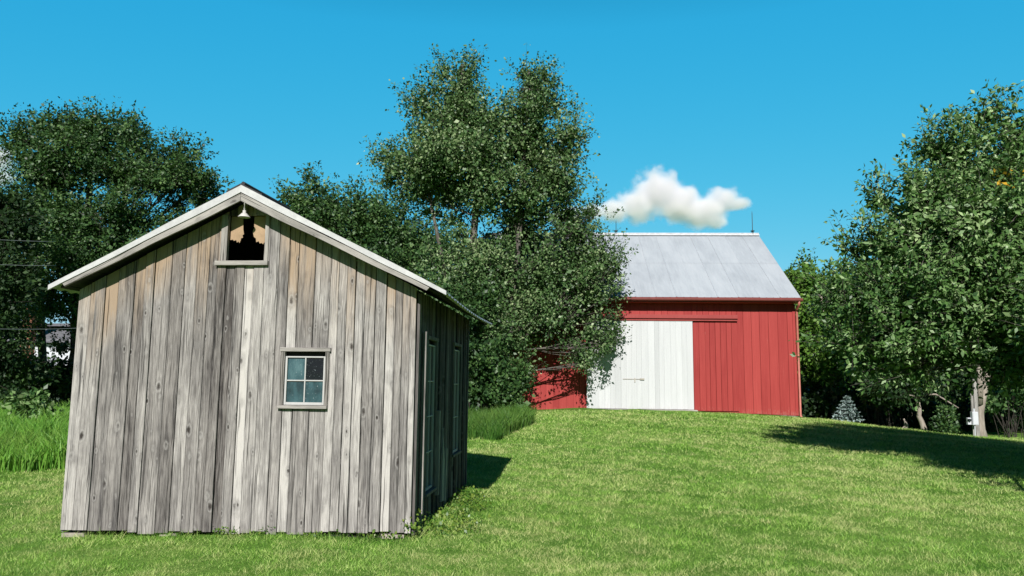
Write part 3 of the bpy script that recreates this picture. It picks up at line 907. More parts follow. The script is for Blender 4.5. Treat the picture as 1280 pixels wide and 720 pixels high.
for px, y0, y1, w, lab, nm in ((1215, 545, 474, 0.15, 'taller pale weathered post beside the electric boxes', 1), (1210.5, 545, 492, 0.09, 'shorter splintered post left of the electric boxes', 2)):
    p = gp(px, 26.75)
    top = at(px, y1, 26.75)
    hgt = top.z - p.z
    mb = MB()
    mb.tube([(0, 0, -0.1), (0, 0, hgt * 0.6), (0.01, 0, hgt * 0.93), (-0.03, 0, hgt)], [w / 2, w / 2, w / 2.4, w / 6], 7, attr=(0.75, nm * 3.3, 0))
    o = mb.build('weathered_post', M['trimwood'], smooth=False); o.location = p
    tag(o, lab, 'post', 'old posts at the pale trunk')

# ------------------------------------------------------------------ the wooden shed
shed = empty('wooden_shed', (SX, SY, 0), SYAW, 'small grey weathered board shed with open gable hatch', 'shed')
W_, D_ = 3.82, 3.95
Z0L, Z0R = -0.085, 0.0
AP_U = -1.913


def rooftop(u):
    """height of the roof's underside over the shed's width"""
    if u < AP_U: return 3.568 + (u - AP_U) * 0.518
    return 3.568 - (u - AP_U) * 0.506


def zfoot(u): return Z0R + (Z0L - Z0R) * (-u / W_) + 0.03


def board(mb, u0, u1, segs_bot, segs_top, v, th, tone, seed, tan, place, nz=9, cham=0.005, bow=0.004):
    """one board as a chamfered strip from height f(u) to g(u)"""
    c = min(cham, (u1 - u0) * 0.2)
    prof = [(u0, v + th), (u0, v + c), (u0 + c, v), (u1 - c, v), (u1, v + c), (u1, v + th)]
    ph = random.uniform(0, 6.28); am = random.uniform(-bow, bow)
    vs = []; at_ = []
    for k in range(nz + 1):
        t = k / nz
        for (u, vv) in prof:
            zb, zt = segs_bot(u), segs_top(u)
            z = zb + (zt - zb) * t
            wob = am * math.sin(t * 5 + ph)
            vs.append(place(u + wob * 0.35, vv + wob * 0.5, z))
            at_.append((tone, seed, tan(u, z)))
    n = len(prof); fs = []
    for k in range(nz):
        for j in range(n):
            j2 = (j + 1) % n
            fs.append((k * n + j, k * n + j2, (k + 1) * n + j2, (k + 1) * n + j))
    fs.append(tuple(range(n - 1, -1, -1))); fs.append(tuple(nz * n + j for j in range(n)))
    mb.add(vs, fs, at_)


def board_wall(mb, cuts, zb, zt, holes, place, v=0.0, th=0.022, gap=0.0065, tones=None, tanf=None, jit=0.006, ragged=0.02, nz=9, cham=0.005):
    """vertical boards between the cut positions; holes = (u0, u1, z0, z1) with edges on cuts"""
    for i in range(len(cuts) - 1):
        a, b = cuts[i], cuts[i + 1]
        mid = (a + b) / 2
        tone = tones(mid) if tones else random.gauss(0.5, 0.13)
        seed = random.uniform(0, 100)
        tn = tanf(mid) if tanf else (lambda u, z: 0.0)
        vv = v + random.uniform(-jit, jit)
        rg = random.uniform(0, ragged)
        spans = [(lambda u, r=rg: zb(u) + r, zt)]
        for h in holes:
            if h[0] - 1e-4 <= mid <= h[1] + 1e-4:
                z0, z1 = h[2], h[3]
                spans = [(spans[0][0], lambda u, z0=z0: z0), (lambda u, z1=z1: z1, zt)]
        g = random.uniform(0.5, 1.4) * gap / 2
        for f0, f1 in spans:
            if f1(mid) - f0(mid) < 0.02: continue
            board(mb, a + g, b - g, f0, f1, vv, th, tone, seed, tn, place, nz, cham)


def make_cuts(lo, hi, wr, fixed=()):
    pts = sorted(set([lo, hi] + [f for f in fixed if lo < f < hi]))
    out = [lo]
    for a, b in zip(pts[:-1], pts[1:]):
        n = max(1, round((b - a) / random.uniform(*wr)))
        ws = [random.uniform(wr[0], wr[1]) for _ in range(n)]
        s = sum(ws); x = a
        for w in ws[:-1]:
            x += w * (b - a) / s; out.append(x)
        out.append(b)
    return out


front_id = lambda u, v, z: (u, v, z)
HATCH = (-2.13, -1.70, 2.885, 3.40)
WIN = (-1.425, -0.955, 1.335, 1.905)
cuts = make_cuts(-W_, 0, (0.085, 0.16), [HATCH[0], HATCH[1], WIN[0], WIN[1], -2.33, -2.03 - 0.001, -1.92, -1.82])

TONES = [(-3.82, 0.56), (-3.6, 0.6), (-3.3, 0.44), (-3.1, 0.38), (-2.9, 0.56), (-2.7, 0.45), (-2.45, 0.5), (-2.33, 0.34), (-2.12, 0.20), (-2.02, 0.55), (-1.87, 0.74), (-1.75, 0.46), (-1.6, 0.6),
         (-1.4, 0.52), (-1.2, 0.58), (-0.9, 0.55), (-0.6, 0.56), (-0.4, 0.5), (-0.2, 0.62), (0, 0.6)]


def front_tone(u): return float(np.interp(u, [t[0] for t in TONES], [t[1] for t in TONES])) + random.gauss(0, 0.09)


def front_tan(mid):
    amt = max(0, random.gauss(0.8, 0.45))
    reach = random.uniform(0.45, 1.2)
    def f(u, z):
        return amt * max(0, 1 - (rooftop(u) - z) / reach) * 1.7 + 0.08
    return f


mb = MB()
board_wall(mb, cuts, zfoot, lambda u: rooftop(u) - 0.01, [HATCH, WIN], front_id, tones=front_tone, tanf=front_tan, nz=10, ragged=0.04, jit=0.009)
mb.build('front_wall', M['wood'], shed)
# sides and back
side_r = lambda u, v, z: (-v - 0.004, u, z)          # u runs back along the right wall, v into the shed
SW1 = (0.62, 1.16, 0.36, 2.08); SW2 = (2.45, 3.05, 0.62, 2.1)
mb = MB()
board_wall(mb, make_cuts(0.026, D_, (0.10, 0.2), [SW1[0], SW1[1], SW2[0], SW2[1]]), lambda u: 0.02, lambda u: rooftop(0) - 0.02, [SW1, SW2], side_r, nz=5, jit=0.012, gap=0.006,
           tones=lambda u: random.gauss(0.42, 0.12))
mb.build('side_wall', M['shadewood'], shed)
side_l = lambda u, v, z: (-W_ + v + 0.004, u, z)
mb = MB()
board_wall(mb, make_cuts(0.026, D_, (0.10, 0.2)), lambda u: -0.06, lambda u: rooftop(-W_) - 0.02, [], side_l, nz=3)
mb.build('side_wall', M['wood'], shed)
mb = MB()
board_wall(mb, make_cuts(-W_ + 0.03, -0.03, (0.12, 0.2)), zfoot, lambda u: rooftop(u) - 0.01, [], lambda u, v, z: (u, D_ - v, z), nz=3)
mb.build('back_wall', M['wood'], shed)
# inner frame and floor keep the inside dark
mb = MB()
mb.box(-W_ + 0.08, -0.08, 0.08, D_ - 0.08, -0.02, 0.04)
for u in (-W_ + 0.12, -2.5, -1.6, -0.7, -0.12):
    mb.box(u - 0.04, u + 0.04, 0.03, 0.11, 0.05, rooftop(u) - 0.12)
mb.build('floor_frame', M['inner'], shed)
# foundation blocks showing under the wall
for u, w in ((-3.68, 0.13), (-2.62, 0.1), (-1.2, 0.12), (-0.2, 0.12)):
    mb = MB(); mb.box(u - w, u + w, 0.03, 0.3, -0.22, zfoot(u) - 0.004, jit=0.008)
    mb.build('foundation_block', M['stone'], shed)


# roof: two corrugated slopes
def roof_slope(sign):
    mb = MB()
    n_s, n_d = 8, 170
    d0, d1 = -0.2, D_ + 0.16
    run = 2.1 if sign < 0 else 2.27
    sl = 0.518 if sign < 0 else 0.506
    vs = []
    for layer in (0, 1):
        for i in range(n_s + 1):
            s = i / n_s * run
            for j in range(n_d + 1):
                d = d0 + (d1 - d0) * j / n_d
                wave = 0.011 * math.sin(d * 2 * PI / 0.19) * min(1, max(0, (d - d0 - 0.02) / 0.1))
                sag = -0.035 * math.sin(PI * (d - d0) / (d1 - d0)) * (i / n_s) ** 2
                z = 3.667 - s * sl + wave + sag - (0.012 if layer else 0)
                vs.append((AP_U + sign * s, d, z))
    w = n_d + 1; tot = (n_s + 1) * w; fs = []
    for i in range(n_s):
        for j in range(n_d):
            k = i * w + j
            fs.append((k, k + 1, k + w + 1, k + w)); k += tot
            fs.append((k, k + w, k + w + 1, k + 1))
    for j in range(n_d):
        k = n_s * w + j; fs.append((k, k + 1, k + 1 + tot, k + tot))
    for i in range(n_s):
        k = i * w; fs.append((k, k + w, k + w + tot, k + tot)); k += n_d
        fs.append((k, k + tot, k + w + tot, k + w))
    mb.add(vs, fs)
    o = mb.build('roof', M['shedroof'], shed, smooth=True)
    # roof boards under the sheet
    rb = MB()
    e = 0.05
    for j in range(14):
        s0 = run / 14 * j + 0.004; s1 = run / 14 * (j + 1) - 0.004 - (0.09 if j == 13 else 0)
        pts = []
        for d in (-0.16, D_ + 0.12):
            for s in (s0, s1):
                for dz in (-0.028, -0.055):
                    pts.append((AP_U + sign * s, d, 3.667 - s * sl + dz - (0.03 * (s / run) ** 2 if abs(d) > 9 else 0)))
        rb.add(pts, [(0, 1, 3, 2), (4, 6, 7, 5), (0, 2, 6, 4), (1, 5, 7, 3), (0, 4, 5, 1), (2, 3, 7, 6)], (0.3, j * 7.1, 0))
    rb.build('roof_boards', M['inner'], o)
    return o


for s in (-1, 1): roof_slope(s)


def rake_strip(mb, sign, s0, s1, top, bot, v0, v1, n=16, attr=(0.7, 0, 0), wob=0.0, end_cut=0.0, taper=0.0):
    sl = 0.518 if sign < 0 else 0.506
    vs = []
    for i in range(n + 1):
        t = i / n
        s = s0 + (s1 - s0) * t
        w1 = wob * math.sin(t * 9 + sign); w2 = wob * math.sin(t * 13 + 2)
        tp = top * (1 - taper * t); bt = bot * (1 - taper * t)
        for q, (v, zz, ww) in enumerate(((v0, tp, w1), (v1, tp, w1), (v1, bt, w2), (v0, bt, w2))):
            ss = s - (end_cut if (i == n and q > 1) else 0)
            vs.append((AP_U + sign * ss, v, 3.685 - ss * sl + zz + ww))
    fs = []
    for i in range(n):
        for j in range(4):
            j2 = (j + 1) % 4
            fs.append((i * 4 + j, i * 4 + j2, (i + 1) * 4 + j2, (i + 1) * 4 + j))
    fs += [(3, 2, 1, 0), tuple(n * 4 + j for j in range(4))]
    mb.add(vs, fs, attr)


for sign, s1 in ((-1, 2.105), (1, 2.27)):
    mb = MB(); rake_strip(mb, sign, 0.0, s1, 0.0, -0.084 if sign < 0 else -0.078, -0.228, -0.202, wob=0.004, taper=0.38)
    mb.build('roof_edge', M['whiteedge'], shed)
for sign, s1 in ((-1, 1.955), (1, 2.09)):
    mb = MB(); rake_strip(mb, sign, 0.0 if sign < 0 else 0.004, s1, -0.088, -0.172, -0.216, -0.192, attr=(0.66, 11.0 + sign, 0.1), wob=0.004, end_cut=0.03, taper=0.38)
    mb.build('fascia_board', M['trim_l' if sign < 0 else 'trim_r'], shed)
# tar patch over the apex
mb = MB()
for sign in (-1, 1): rake_strip(mb, sign, 0.0, 0.16 if sign < 0 else 0.24, 0.022, 0.004, -0.222, 0.2, n=4)
mb.tube([(AP_U + 0.02, -0.215, 3.706), (AP_U + 0.05, 1.0, 3.712)], [0.022, 0.022], 8)
mb.build('ridge_cap', M['tar'], shed)

# gable hatch: frame, sill, torn brown board inside
def bars(lst, name, mat, parent, bevel=0.004):
    out = []
    for (x0, x1, y0, y1, z0, z1, t) in lst:
        mb = MB(); mb.box(x0, x1, y0, y1, z0, z1, (t, random.uniform(0, 90), 0.1))
        out.append(mb.build(name, mat, parent, bevel=bevel))
    return out


hatch = empty('gable_hatch', (0, 0, 0)); hatch.parent = shed
bars([(-2.20, -2.128, -0.026, 0.03, 2.89, rooftop(-2.215) - 0.005, 0.62), (-1.702, -1.658, -0.026, 0.03, 2.89, rooftop(-1.655) - 0.005, 0.66)], 'frame', M['trimwood'], hatch)
bars([(-2.245, -1.648, -0.05, 0.03, 2.838, 2.888, 0.58)], 'sill', M['trim_h'], hatch)
L_ = [(-2.127, 3.40), (-2.127, 3.135), (-2.10, 3.14), (-2.085, 3.125), (-2.06, 3.135), (-2.05, 3.105), (-2.035, 3.12), (-2.02, 3.10), (-2.01, 3.13), (-2.010, 3.125), (-2.005, 3.155), (-1.985, 3.16), (-1.990, 3.19), (-1.975, 3.20), (-1.985, 3.25), (-1.995, 3.40)]
R_ = [(-1.703, 3.40), (-1.865, 3.40), (-1.862, 3.27), (-1.875, 3.23), (-1.86, 3.17), (-1.835, 3.15), (-1.83, 3.11), (-1.80, 3.12), (-1.79, 3.095), (-1.765, 3.10), (-1.75, 3.085), (-1.74, 3.105), (-1.703, 3.095)]
mb = MB()
for P in (L_, R_):
    n = len(P)
    vs = [(x, 0.05, z) for x, z in P] + [(x, 0.056, z) for x, z in P]
    mb.add(vs, [tuple(range(n)), tuple(range(2 * n - 1, n - 1, -1))] + [(i, n + i, n + (i + 1) % n, (i + 1) % n) for i in range(n)])
mb.build('torn_board', M['cardboard'], hatch)

# window in the front wall
def old_window(parent, name, u0, u1, z0, z1, place_v, cols=2, rows=2, tones=(0.62, 0.3, 0.5, 0.52), trim='trimwood'):
    w = empty(name, (0, 0, 0)); w.parent = parent
    fw = 0.03
    bars([(u0 - fw, u0 + 0.012, -0.024, 0.03, z0, z1, 0.52), (u1 - 0.012, u1 + fw, -0.024, 0.03, z0, z1, 0.54)], 'frame', M[trim], w)
    bars([(u0 - fw - 0.012, u1 + fw + 0.014, -0.032, 0.03, z1, z1 + 0.042, 0.6)], 'head_trim', M['trim_h' if trim == 'trimwood' else trim], w)
    bars([(u0 - fw - 0.012, u1 + fw, -0.05, 0.03, z0 - 0.034, z0, 0.6)], 'sill', M['trim_h' if trim == 'trimwood' else trim], w)
    a0, a1, b0_, b1_ = u0 + 0.014, u1 - 0.014, z0 + 0.003, z1 - 0.05
    s = 0.022
    sash = MB()
    y0, y1 = 0.0, 0.028
    sash.box(a0, a0 + s, y0, y1, b0_, b1_); sash.box(a1 - s, a1, y0, y1, b0_, b1_)
    sash.box(a0 + s, a1 - s, y0, y1, b0_, b0_ + s * 1.3); sash.box(a0 + s, a1 - s, y0, y1, b1_ - s * 0.7, b1_)
    m = 0.014
    iu = (a1 - a0 - 2 * s) / cols; iz = (b1_ - b0_ - 2 * s) / rows
    for c in range(1, cols): sash.box(a0 + s + iu * c - m / 2, a0 + s + iu * c + m / 2, y0 + 0.002, y1 - 0.002, b0_ + s * 1.3, b1_ - s * 0.7)
    for r in range(1, rows): sash.box(a0 + s, a1 - s, y0 + 0.004, y1 - 0.004, b0_ + s + iz * r - m / 2, b0_ + s + iz * r + m / 2)
    so = sash.build('sash', M['sash'], w, bevel=0.003)
    k = 0
    for r in range(rows):
        for c in range(cols):
            g = MB()
            x0 = a0 + s + iu * c + m / 2 - 0.004; z_ = b0_ + s + iz * r
            tl = random.uniform(-0.004, 0.004)
            g.add([(x0, 0.02, z_), (x0 + iu - m + 0.008, 0.02 + tl, z_), (x0 + iu - m + 0.008, 0.02 + tl, z_ + iz), (x0, 0.02, z_ + iz)], [(0, 1, 2, 3)], (tones[k % len(tones)], 0, 0))
            p = g.build('pane', M['glass'], w); k += 1
    bl = MB(); bl.box(u0 - 0.01, u1 + 0.01, 0.055, 0.07, z0 - 0.02, z1 + 0.02); bl.build('backing', M['inner'], w)
    # dark gap above the sash
    return w


old_window(shed, 'window', WIN[0], WIN[1], WIN[2], WIN[3], 0, tones=(0.50, 0.52, 0.62, 0.10))
w1 = old_window(shed, 'window', SW1[0], SW1[1], SW1[2], SW1[3], 0, cols=2, rows=4, tones=(0.15, 0.3, 0.2, 0.1), trim='shadetrim')
w2 = old_window(shed, 'window', SW2[0], SW2[1], SW2[2], SW2[3], 0, cols=2, rows=3, tones=(0.1, 0.2, 0.1, 0.15), trim='shadetrim')
for w in (w1, w2): w.rotation_euler = (0, 0, PI / 2); w.location = (-0.004, 0, 0)
# splintered boards hanging off the right wall, corner board
mb = MB()
mb.add([(0.004, 1.62, 0.12), (0.004, 1.76, 0.12), (0.004, 1.77, 0.62), (0.004, 1.70, 0.80), (0.004, 1.67, 1.02), (0.004, 1.62, 0.7),
        (0.03, 1.62, 0.12), (0.03, 1.76, 0.12), (0.03, 1.77, 0.62), (0.03, 1.70, 0.80), (0.03, 1.67, 1.02), (0.03, 1.62, 0.7)],
       [(0, 1, 2, 3, 4, 5), (11, 10, 9, 8, 7, 6)] + [(i, 6 + i, 6 + (i + 1) % 6, (i + 1) % 6) for i in range(6)], (0.7, 40, 0))
mb.box(0.006, 0.034, 1.82, 1.95, 0.1, 0.75, (0.62, 50, 0), jit=0.01)
mb.build('splintered_board', M['trimwood'], shed)
bars([(0.0, 0.028, 0.05, 0.15, 0.02, rooftop(0) - 0.06, 0.5)], 'corner_board', M['shadetrim'], shed)
bars([(0.002, 0.045, 0.36, 0.42, 0.18, 2.15, 0.62), (0.002, 0.05, 1.26, 1.32, 0.25, 1.25, 0.66)], 'batten', M['trimwood'], shed)

# hanging lamp under the overhang
lp = Matrix.Translation((SX, SY, 0)) @ Matrix.Rotation(SYAW, 4, 'Z') @ Vector((-1.91, -0.11, 3.355))
lamp = empty('hanging_lamp', lp, 0, 'small white cone lamp hanging under the gable peak of the shed', 'lamp')
mb = MB(); mb.lathe([(0.066, 0.0), (0.063, 0.006), (0.03, 0.042), (0.018, 0.05), (0.018, 0.075), (0.006, 0.08)], 20); mb.lathe([(0.062, 0.002), (0.028, 0.038), (0.001, 0.04)], 20)
mb.build('lamp_shade', M['enamel'], lamp, smooth=True)
mb = MB()
z = 0.075; pts = [(0, 0, z)]; rr = [0.006]
for i in range(7):
    z += 0.026; pts.append((random.uniform(-.004, .004), 0, z)); rr.append(0.006 if i % 2 else 0.012)
mb.tube(pts, rr, 7); mb.build('cord', M['enamel'], lamp, smooth=True)

# weeds at the shed's right corner
def weeds(name, label, spots, n, leaf, mat):
    B = []; A = []; NR = []
    for (u, v, r, h) in spots:
        p = Matrix.Translation((SX, SY, 0)) @ Matrix.Rotation(SYAW, 4, 'Z') @ Vector((u, v, 0))
        b = np.array(p) + np.stack([rng.normal(0, r, n), rng.normal(0, r * 0.8, n), rng.uniform(0.0, h, n) ** 1.0], 1)
        B.append(b); A.append(unit(rng.normal(0, 1, (n, 3)) + np.array([0, 0, .3]))); NR.append(unit(rng.normal(0, .5, (n, 3)) + np.array([0, -.4, .8])))
    B = np.concatenate(B); A = np.concatenate(A); NR = np.concatenate(NR); k = len(B)
    L = leaf * rng.uniform(.5, 1.3, k)
    o = raw_mesh(name, leaves_np(B, A, NR, L, L * .32), 4, mat, attrs={'tone': np.repeat(rng.uniform(0, 1, k), 4)})
    tag(o, label, 'weeds', kind='stuff')


weeds('weeds', 'low yellow green weeds along the right wall of the shed', [(0.10 + random.uniform(0, .42), random.uniform(0.1, 3.0), 0.13, random.uniform(.04, .12)) for _ in range(24)] + [(0.03, -0.05, 0.05, 0.2), (0.08, 0.2, .06, .24)], 60, 0.042, M['weed'])
weeds('weeds', 'sparse leafy weeds along the front foot of the shed', [(random.uniform(-2.2, -0.1), -0.05, 0.05, random.uniform(.03, .09)) for _ in range(12)], 22, 0.034, M['weed'])

# ------------------------------------------------------------------ the red barn
barn = empty('red_barn', (BX, BY, 0), BYAW, 'large faded red barn with grey metal roof and white sliding door', 'barn')
BL, BD = 13.5, 11.0
EZ, RZ = 5.12, 9.10
ident = lambda u, v, z: (u, v, z)
mb = MB()
bot = lambda u: float(np.interp(u, [-13.5, -8.9, -4.3, 0], [0.2, 0.5, 0.45, 0.33]))
board_wall(mb, make_cuts(-BL, 0, (0.22, 0.34), [-8.9, -4.35, -2.47]), bot, lambda u: EZ, [], ident, th=0.03, gap=0.009, jit=0.004, ragged=0.02, nz=3, tones=lambda u: random.gauss(0.5, 0.10))
mb.build('front_wall', M['red'], barn)
mb = MB()
gt = lambda v: EZ + (RZ - EZ) * (1 - abs(v - BD / 2) / (BD / 2)) - 0.08
board_wall(mb, make_cuts(0.04, BD, (0.24, 0.34)), lambda v: 0.1, gt, [], lambda u, v, z: (-v, u, z), th=0.03, gap=0.01, nz=3)
mb.build('gable_wall', M['red'], barn); mb = MB()
board_wall(mb, make_cuts(0.04, BD, (0.24, 0.34)), lambda v: 0.0, gt, [], lambda u, v, z: (-BL + v, u, z), th=0.03, gap=0.01, nz=3)
mb.build('gable_wall', M['red'], barn)
mb = MB(); mb.box(-BL + 0.04, -0.04, BD - 0.03, BD, 0, EZ); mb.box(-BL + 0.06, -0.06, 0.045, BD - 0.05, 0.3, 0.34); mb.box(-BL + 0.05, -0.05, 0.04, 0.06, 0.3, EZ - 0.02)
mb.build('back_wall', M['reddark'], barn)
# roof
def barn_slope(sign):
    mb = MB()
    y_e = -0.5 if sign < 0 else BD + 0.5
    y_r = BD / 2
    ze, zr = 5.27, 9.14
    u0, u1 = -BL - 0.25, 0.115
    nsheet = 16
    w = (u1 - u0) / nsheet
    for half, (ta, tb, lift) in enumerate(((0.0, 0.52, 0.0), (0.5, 1.0, 0.008))):
        for k in range(nsheet):
            tone = random.gauss(0.5, 0.15)
            prof = []
            x = u0 + k * w
            for r in range(3):
                s = x + r * w / 3
                prof += [(s, 0.016 if r == 0 else 0.006), (s + 0.03, 0.016 if r == 0 else 0.006), (s + 0.05, 0.0), (s + w / 3 - 0.02, 0.0)]
            prof.append((x + w - 0.0005, 0.012))
            vs = []
            for t in (ta, tb):
                for (uu, hh) in prof:
                    vs.append((uu, y_e + (y_r - y_e) * t, ze + (zr - ze) * t + hh + lift + 0.004 * math.sin(k * 2.1)))
            n = len(prof)
            mb.add(vs, [(i, i + 1, n + i + 1, n + i) for i in range(n - 1)], (tone, k, 0))
    o = mb.build('roof', M['barnroof'], barn)
    # deck under the sheets
    dk = MB()
    pts = [(u, y, z + dz) for u in (u0 + 0.03, u1 - 0.03) for (y, z) in ((y_e, ze), (y_r, zr)) for dz in (-0.012, -0.09)]
    dk.add(pts, [(0, 1, 3, 2), (4, 6, 7, 5), (0, 4, 5, 1), (2, 3, 7, 6), (0, 2, 6, 4), (1, 5, 7, 3)])
    dk.build('roof_deck', M['reddark'], o)
    return o


barn_slope(-1); barn_slope(1)
mb = MB(); mb.beam((-BL - 0.25, BD / 2 - 0.08, 9.165), (0.13, BD / 2 - 0.08, 9.165), 0.28, 0.025, (0, -.6, 1)); mb.beam((-BL - 0.25, BD / 2 + 0.08, 9.165), (0.13, BD / 2 + 0.08, 9.165), 0.28, 0.025, (0, .6, 1))
mb.build('ridge_cap', M['ridge'], barn)
mb = MB()
mb.tube([(-BL - 0.25, -0.57, 5.19), (0.16, -0.57, 5.17)], [0.07, 0.07], 10); mb.box(-BL - 0.2, 0.12, -0.5, -0.475, 5.09, 5.23)
mb.build('gutter', M['gutter'], barn)
mb = MB(); mb.box(-BL - 0.1, 0.09, -0.47, 0.0, 5.06, 5.085)
mb.build('soffit', M['reddark'], barn)
mb = MB()
mb.tube([(0.03, -0.55, 5.12), (0.04, -0.45, 4.95), (0.05, -0.16, 4.82), (0.05, -0.11, 4.7), (0.05, -0.11, 0.36), (0.06, -0.22, 0.27)], [0.05] * 6, 8)
mb.build('downspout', M['downpipe'], barn, smooth=True)
mb = MB(); mb.box(-0.11, 0.012, -0.03, -0.012, 0.34, EZ - 0.08, (0.55, 3, 0)); mb.build('corner_trim', M['red'], barn, bevel=0.004)
# stone foundation
mb = MB()
x = -13.5
while x < -0.05:
    w = random.uniform(0.25, 0.6); w = min(w, -x)
    mb.box(x + 0.01, x + w - 0.01, 0.02 + random.uniform(0, .02), 0.3, -0.2, bot(x + w / 2) - 0.012, jit=0.008); x += w
mb.build('foundation', M['stone'], barn)
# doors
wd = empty('sliding_door', (0, 0, 0)); wd.parent = barn; wd['label'] = 'white painted sliding door'
mb = MB()
board_wall(mb, make_cuts(-8.87, -4.36, (0.2, 0.32)), lambda u: 0.54, lambda u: 4.37, [], ident, v=-0.125, th=0.04, gap=0.003, jit=0.0012, ragged=0.008, nz=3, cham=0.0015, tones=lambda u: random.gauss(0.5, 0.12))
mb.build('panel', M['white'], wd)
mb = MB(); mb.box(-7.34, -6.43, -0.147, -0.133, 1.782, 1.808); mb.box(-6.62, -6.43, -0.175, -0.148, 1.765, 1.83); mb.box(-6.85, -6.81, -0.158, -0.148, 1.66, 1.84)
mb.build('latch', M['rust'], wd)
rd = empty('sliding_door', (0, 0, 0)); rd.parent = barn; rd['label'] = 'red painted sliding door'
mb = MB()
board_wall(mb, make_cuts(-4.33, -2.46, (0.2, 0.3)), lambda u: 0.49, lambda u: 4.36, [], ident, v=-0.062, th=0.035, gap=0.008, jit=0.003, ragged=0.01, nz=3, tones=lambda u: random.gauss(0.48, 0.10))
mb.build('panel', M['red'], rd)
mb = MB()
mb.box(-10.7, -2.45, -0.20, -0.01, 4.41, 4.55, (0.5, 1, 0)); mb.box(-10.65, -2.46, -0.23, -0.012, 4.385, 4.408, (0.6, 2, 0)); mb.box(-10.7, -2.45, -0.165, -0.012, 4.29, 4.383, (0.4, 3, 0))
mb.build('door_track', M['reddark'], barn, bevel=0.006)
mb = MB(); mb.box(-9.1, -4.25, -0.42, -0.08, 0.2, 0.53, jit=0.006); mb.build('door_sill', M['concrete'], barn, bevel=0.01)
mb = MB()
for i in range(7): 
    x = -8.9 + i * 0.13; mb.box(x, x + 0.11, -0.55 - random.uniform(0, .1), -0.44, 0.4, 0.50 + random.uniform(0, .05), jit=0.02)
mb.build('loose_stones', M['stone'], barn)
# lightning rods
for u, h in ((-7.06, 0.72), (-0.17, 1.22)):
    r_ = empty('lightning_rod', (u, BD / 2, 9.17)); r_.parent = barn
    mb = MB(); mb.tube([(0, 0, 0), (0, 0, h * 0.9), (0, 0, h)], [0.018, 0.014, 0.004], 6); mb.build('rod', M['iron'], r_)
    mb = MB()
    for a in (0.5, 2.6, 4.7): mb.tube([(0.16 * math.cos(a), 0.12 * math.sin(a), -0.04), (0, 0, 0.2)], [0.012, 0.012], 5)
    mb.lathe([(0.0, 0.16), (0.1, 0.165), (0.1, 0.2), (0.0, 0.22)], 10); mb.build('bracket', M['iron'], r_)

# ------------------------------------------------------------------ house far left
hb = gp(58, 47)
house = empty('white_house', (hb.x, hb.y, 0), math.radians(-8), 'white clapboard house with brick chimney half hidden by the left trees', 'house')
mb = MB()
for k in range(16):
    z0 = 0.1 + k * 0.24
    mb.box(-5.0, 1.9, 0.0 + 0.0, 0.05, z0, z0 + 0.232); 
mb.box(-5.0, 1.9, 0.06, 6.0, 0.0, 3.9)
mb.build('wall', M['clap'], house)
mb = MB()
mb.add([(-5.3, -0.4, 3.75), (2.2, -0.4, 3.75), (2.2, 3, 5.2), (-5.3, 3, 5.2), (2.2, 6.4, 3.75), (-5.3, 6.4, 3.75)], [(0, 1, 2, 3), (3, 2, 4, 5), (1, 4, 2), (0, 3, 5), (0, 5, 4, 1)])
mb.build('roof', M['shingle'], house)
mb = MB(); mb.box(-1.3, -0.65, -0.45, 0.02, 0, 5.8); mb.box(-1.36, -0.59, -0.51, 0.08, 5.8, 5.95); mb.build('chimney', M['brick'], house, bevel=0.01)
for x in (-3.9, -2.5, 0.1):
    fr = MB(); fr.box(x - 0.5, x + 0.5, -0.06, -0.005, 1.0, 2.7); f = fr.build('window', M['sash'], house)
    g = MB(); g.box(x - 0.4, x + 0.4, -0.075, -0.062, 1.1, 2.6); g.build('pane', M['darkglass'], f)
# porch wing with a small gable
mb = MB(); mb.box(0.35, 1.6, -2.0, -0.02, 0.0, 2.1); 
mb.add([(0.35, -2.0, 2.1), (1.6, -2.0, 2.1), (0.95, -2.0, 2.75), (0.35, -0.02, 2.1), (1.6, -0.02, 2.1), (0.95, -0.02, 2.75)], [(0, 1, 2), (3, 5, 4)])
mb.build('porch', M['clap'], house)
mb = MB()
mb.beam((0.15, -1.05, 1.98 + 0.06), (0.96, -1.05, 2.84), 2.3, 0.06, (0, 0, 1)); mb.beam((0.94, -1.05, 2.84), (1.85, -1.05, 1.98 + 0.03), 2.3, 0.06, (0, 0, 1))
mb.build('porch_roof', M['clap'], house)
mb = MB(); mb.box(1.0, 1.5, -2.04, -2.005, 0.3, 2.0); mb.build('porch_opening', M['darkglass'], house)

# power wires
for (a, b, lab) in ((((-260, 268, 20), (70, 302, 27)), None, 'topmost of the three thin wires crossing the left trees'),
                    (((-260, 303, 20), (70, 332, 27)), None, 'middle of the three thin wires crossing the left trees'),
                    (((-260, 392, 16), (120, 409, 24)), None, 'lowest of the three thin wires meeting the shed edge')):
    p, q = at(*a[0]), at(*a[1])
    mb = MB(); pts = bez(p, q, (0, 0, -0.35), 14); mb.tube(pts, [0.008] * 15, 5)
    o = mb.build('power_wire', M['wire'], smooth=True)
    tag(o, lab, 'wire', 'power wires at the left')


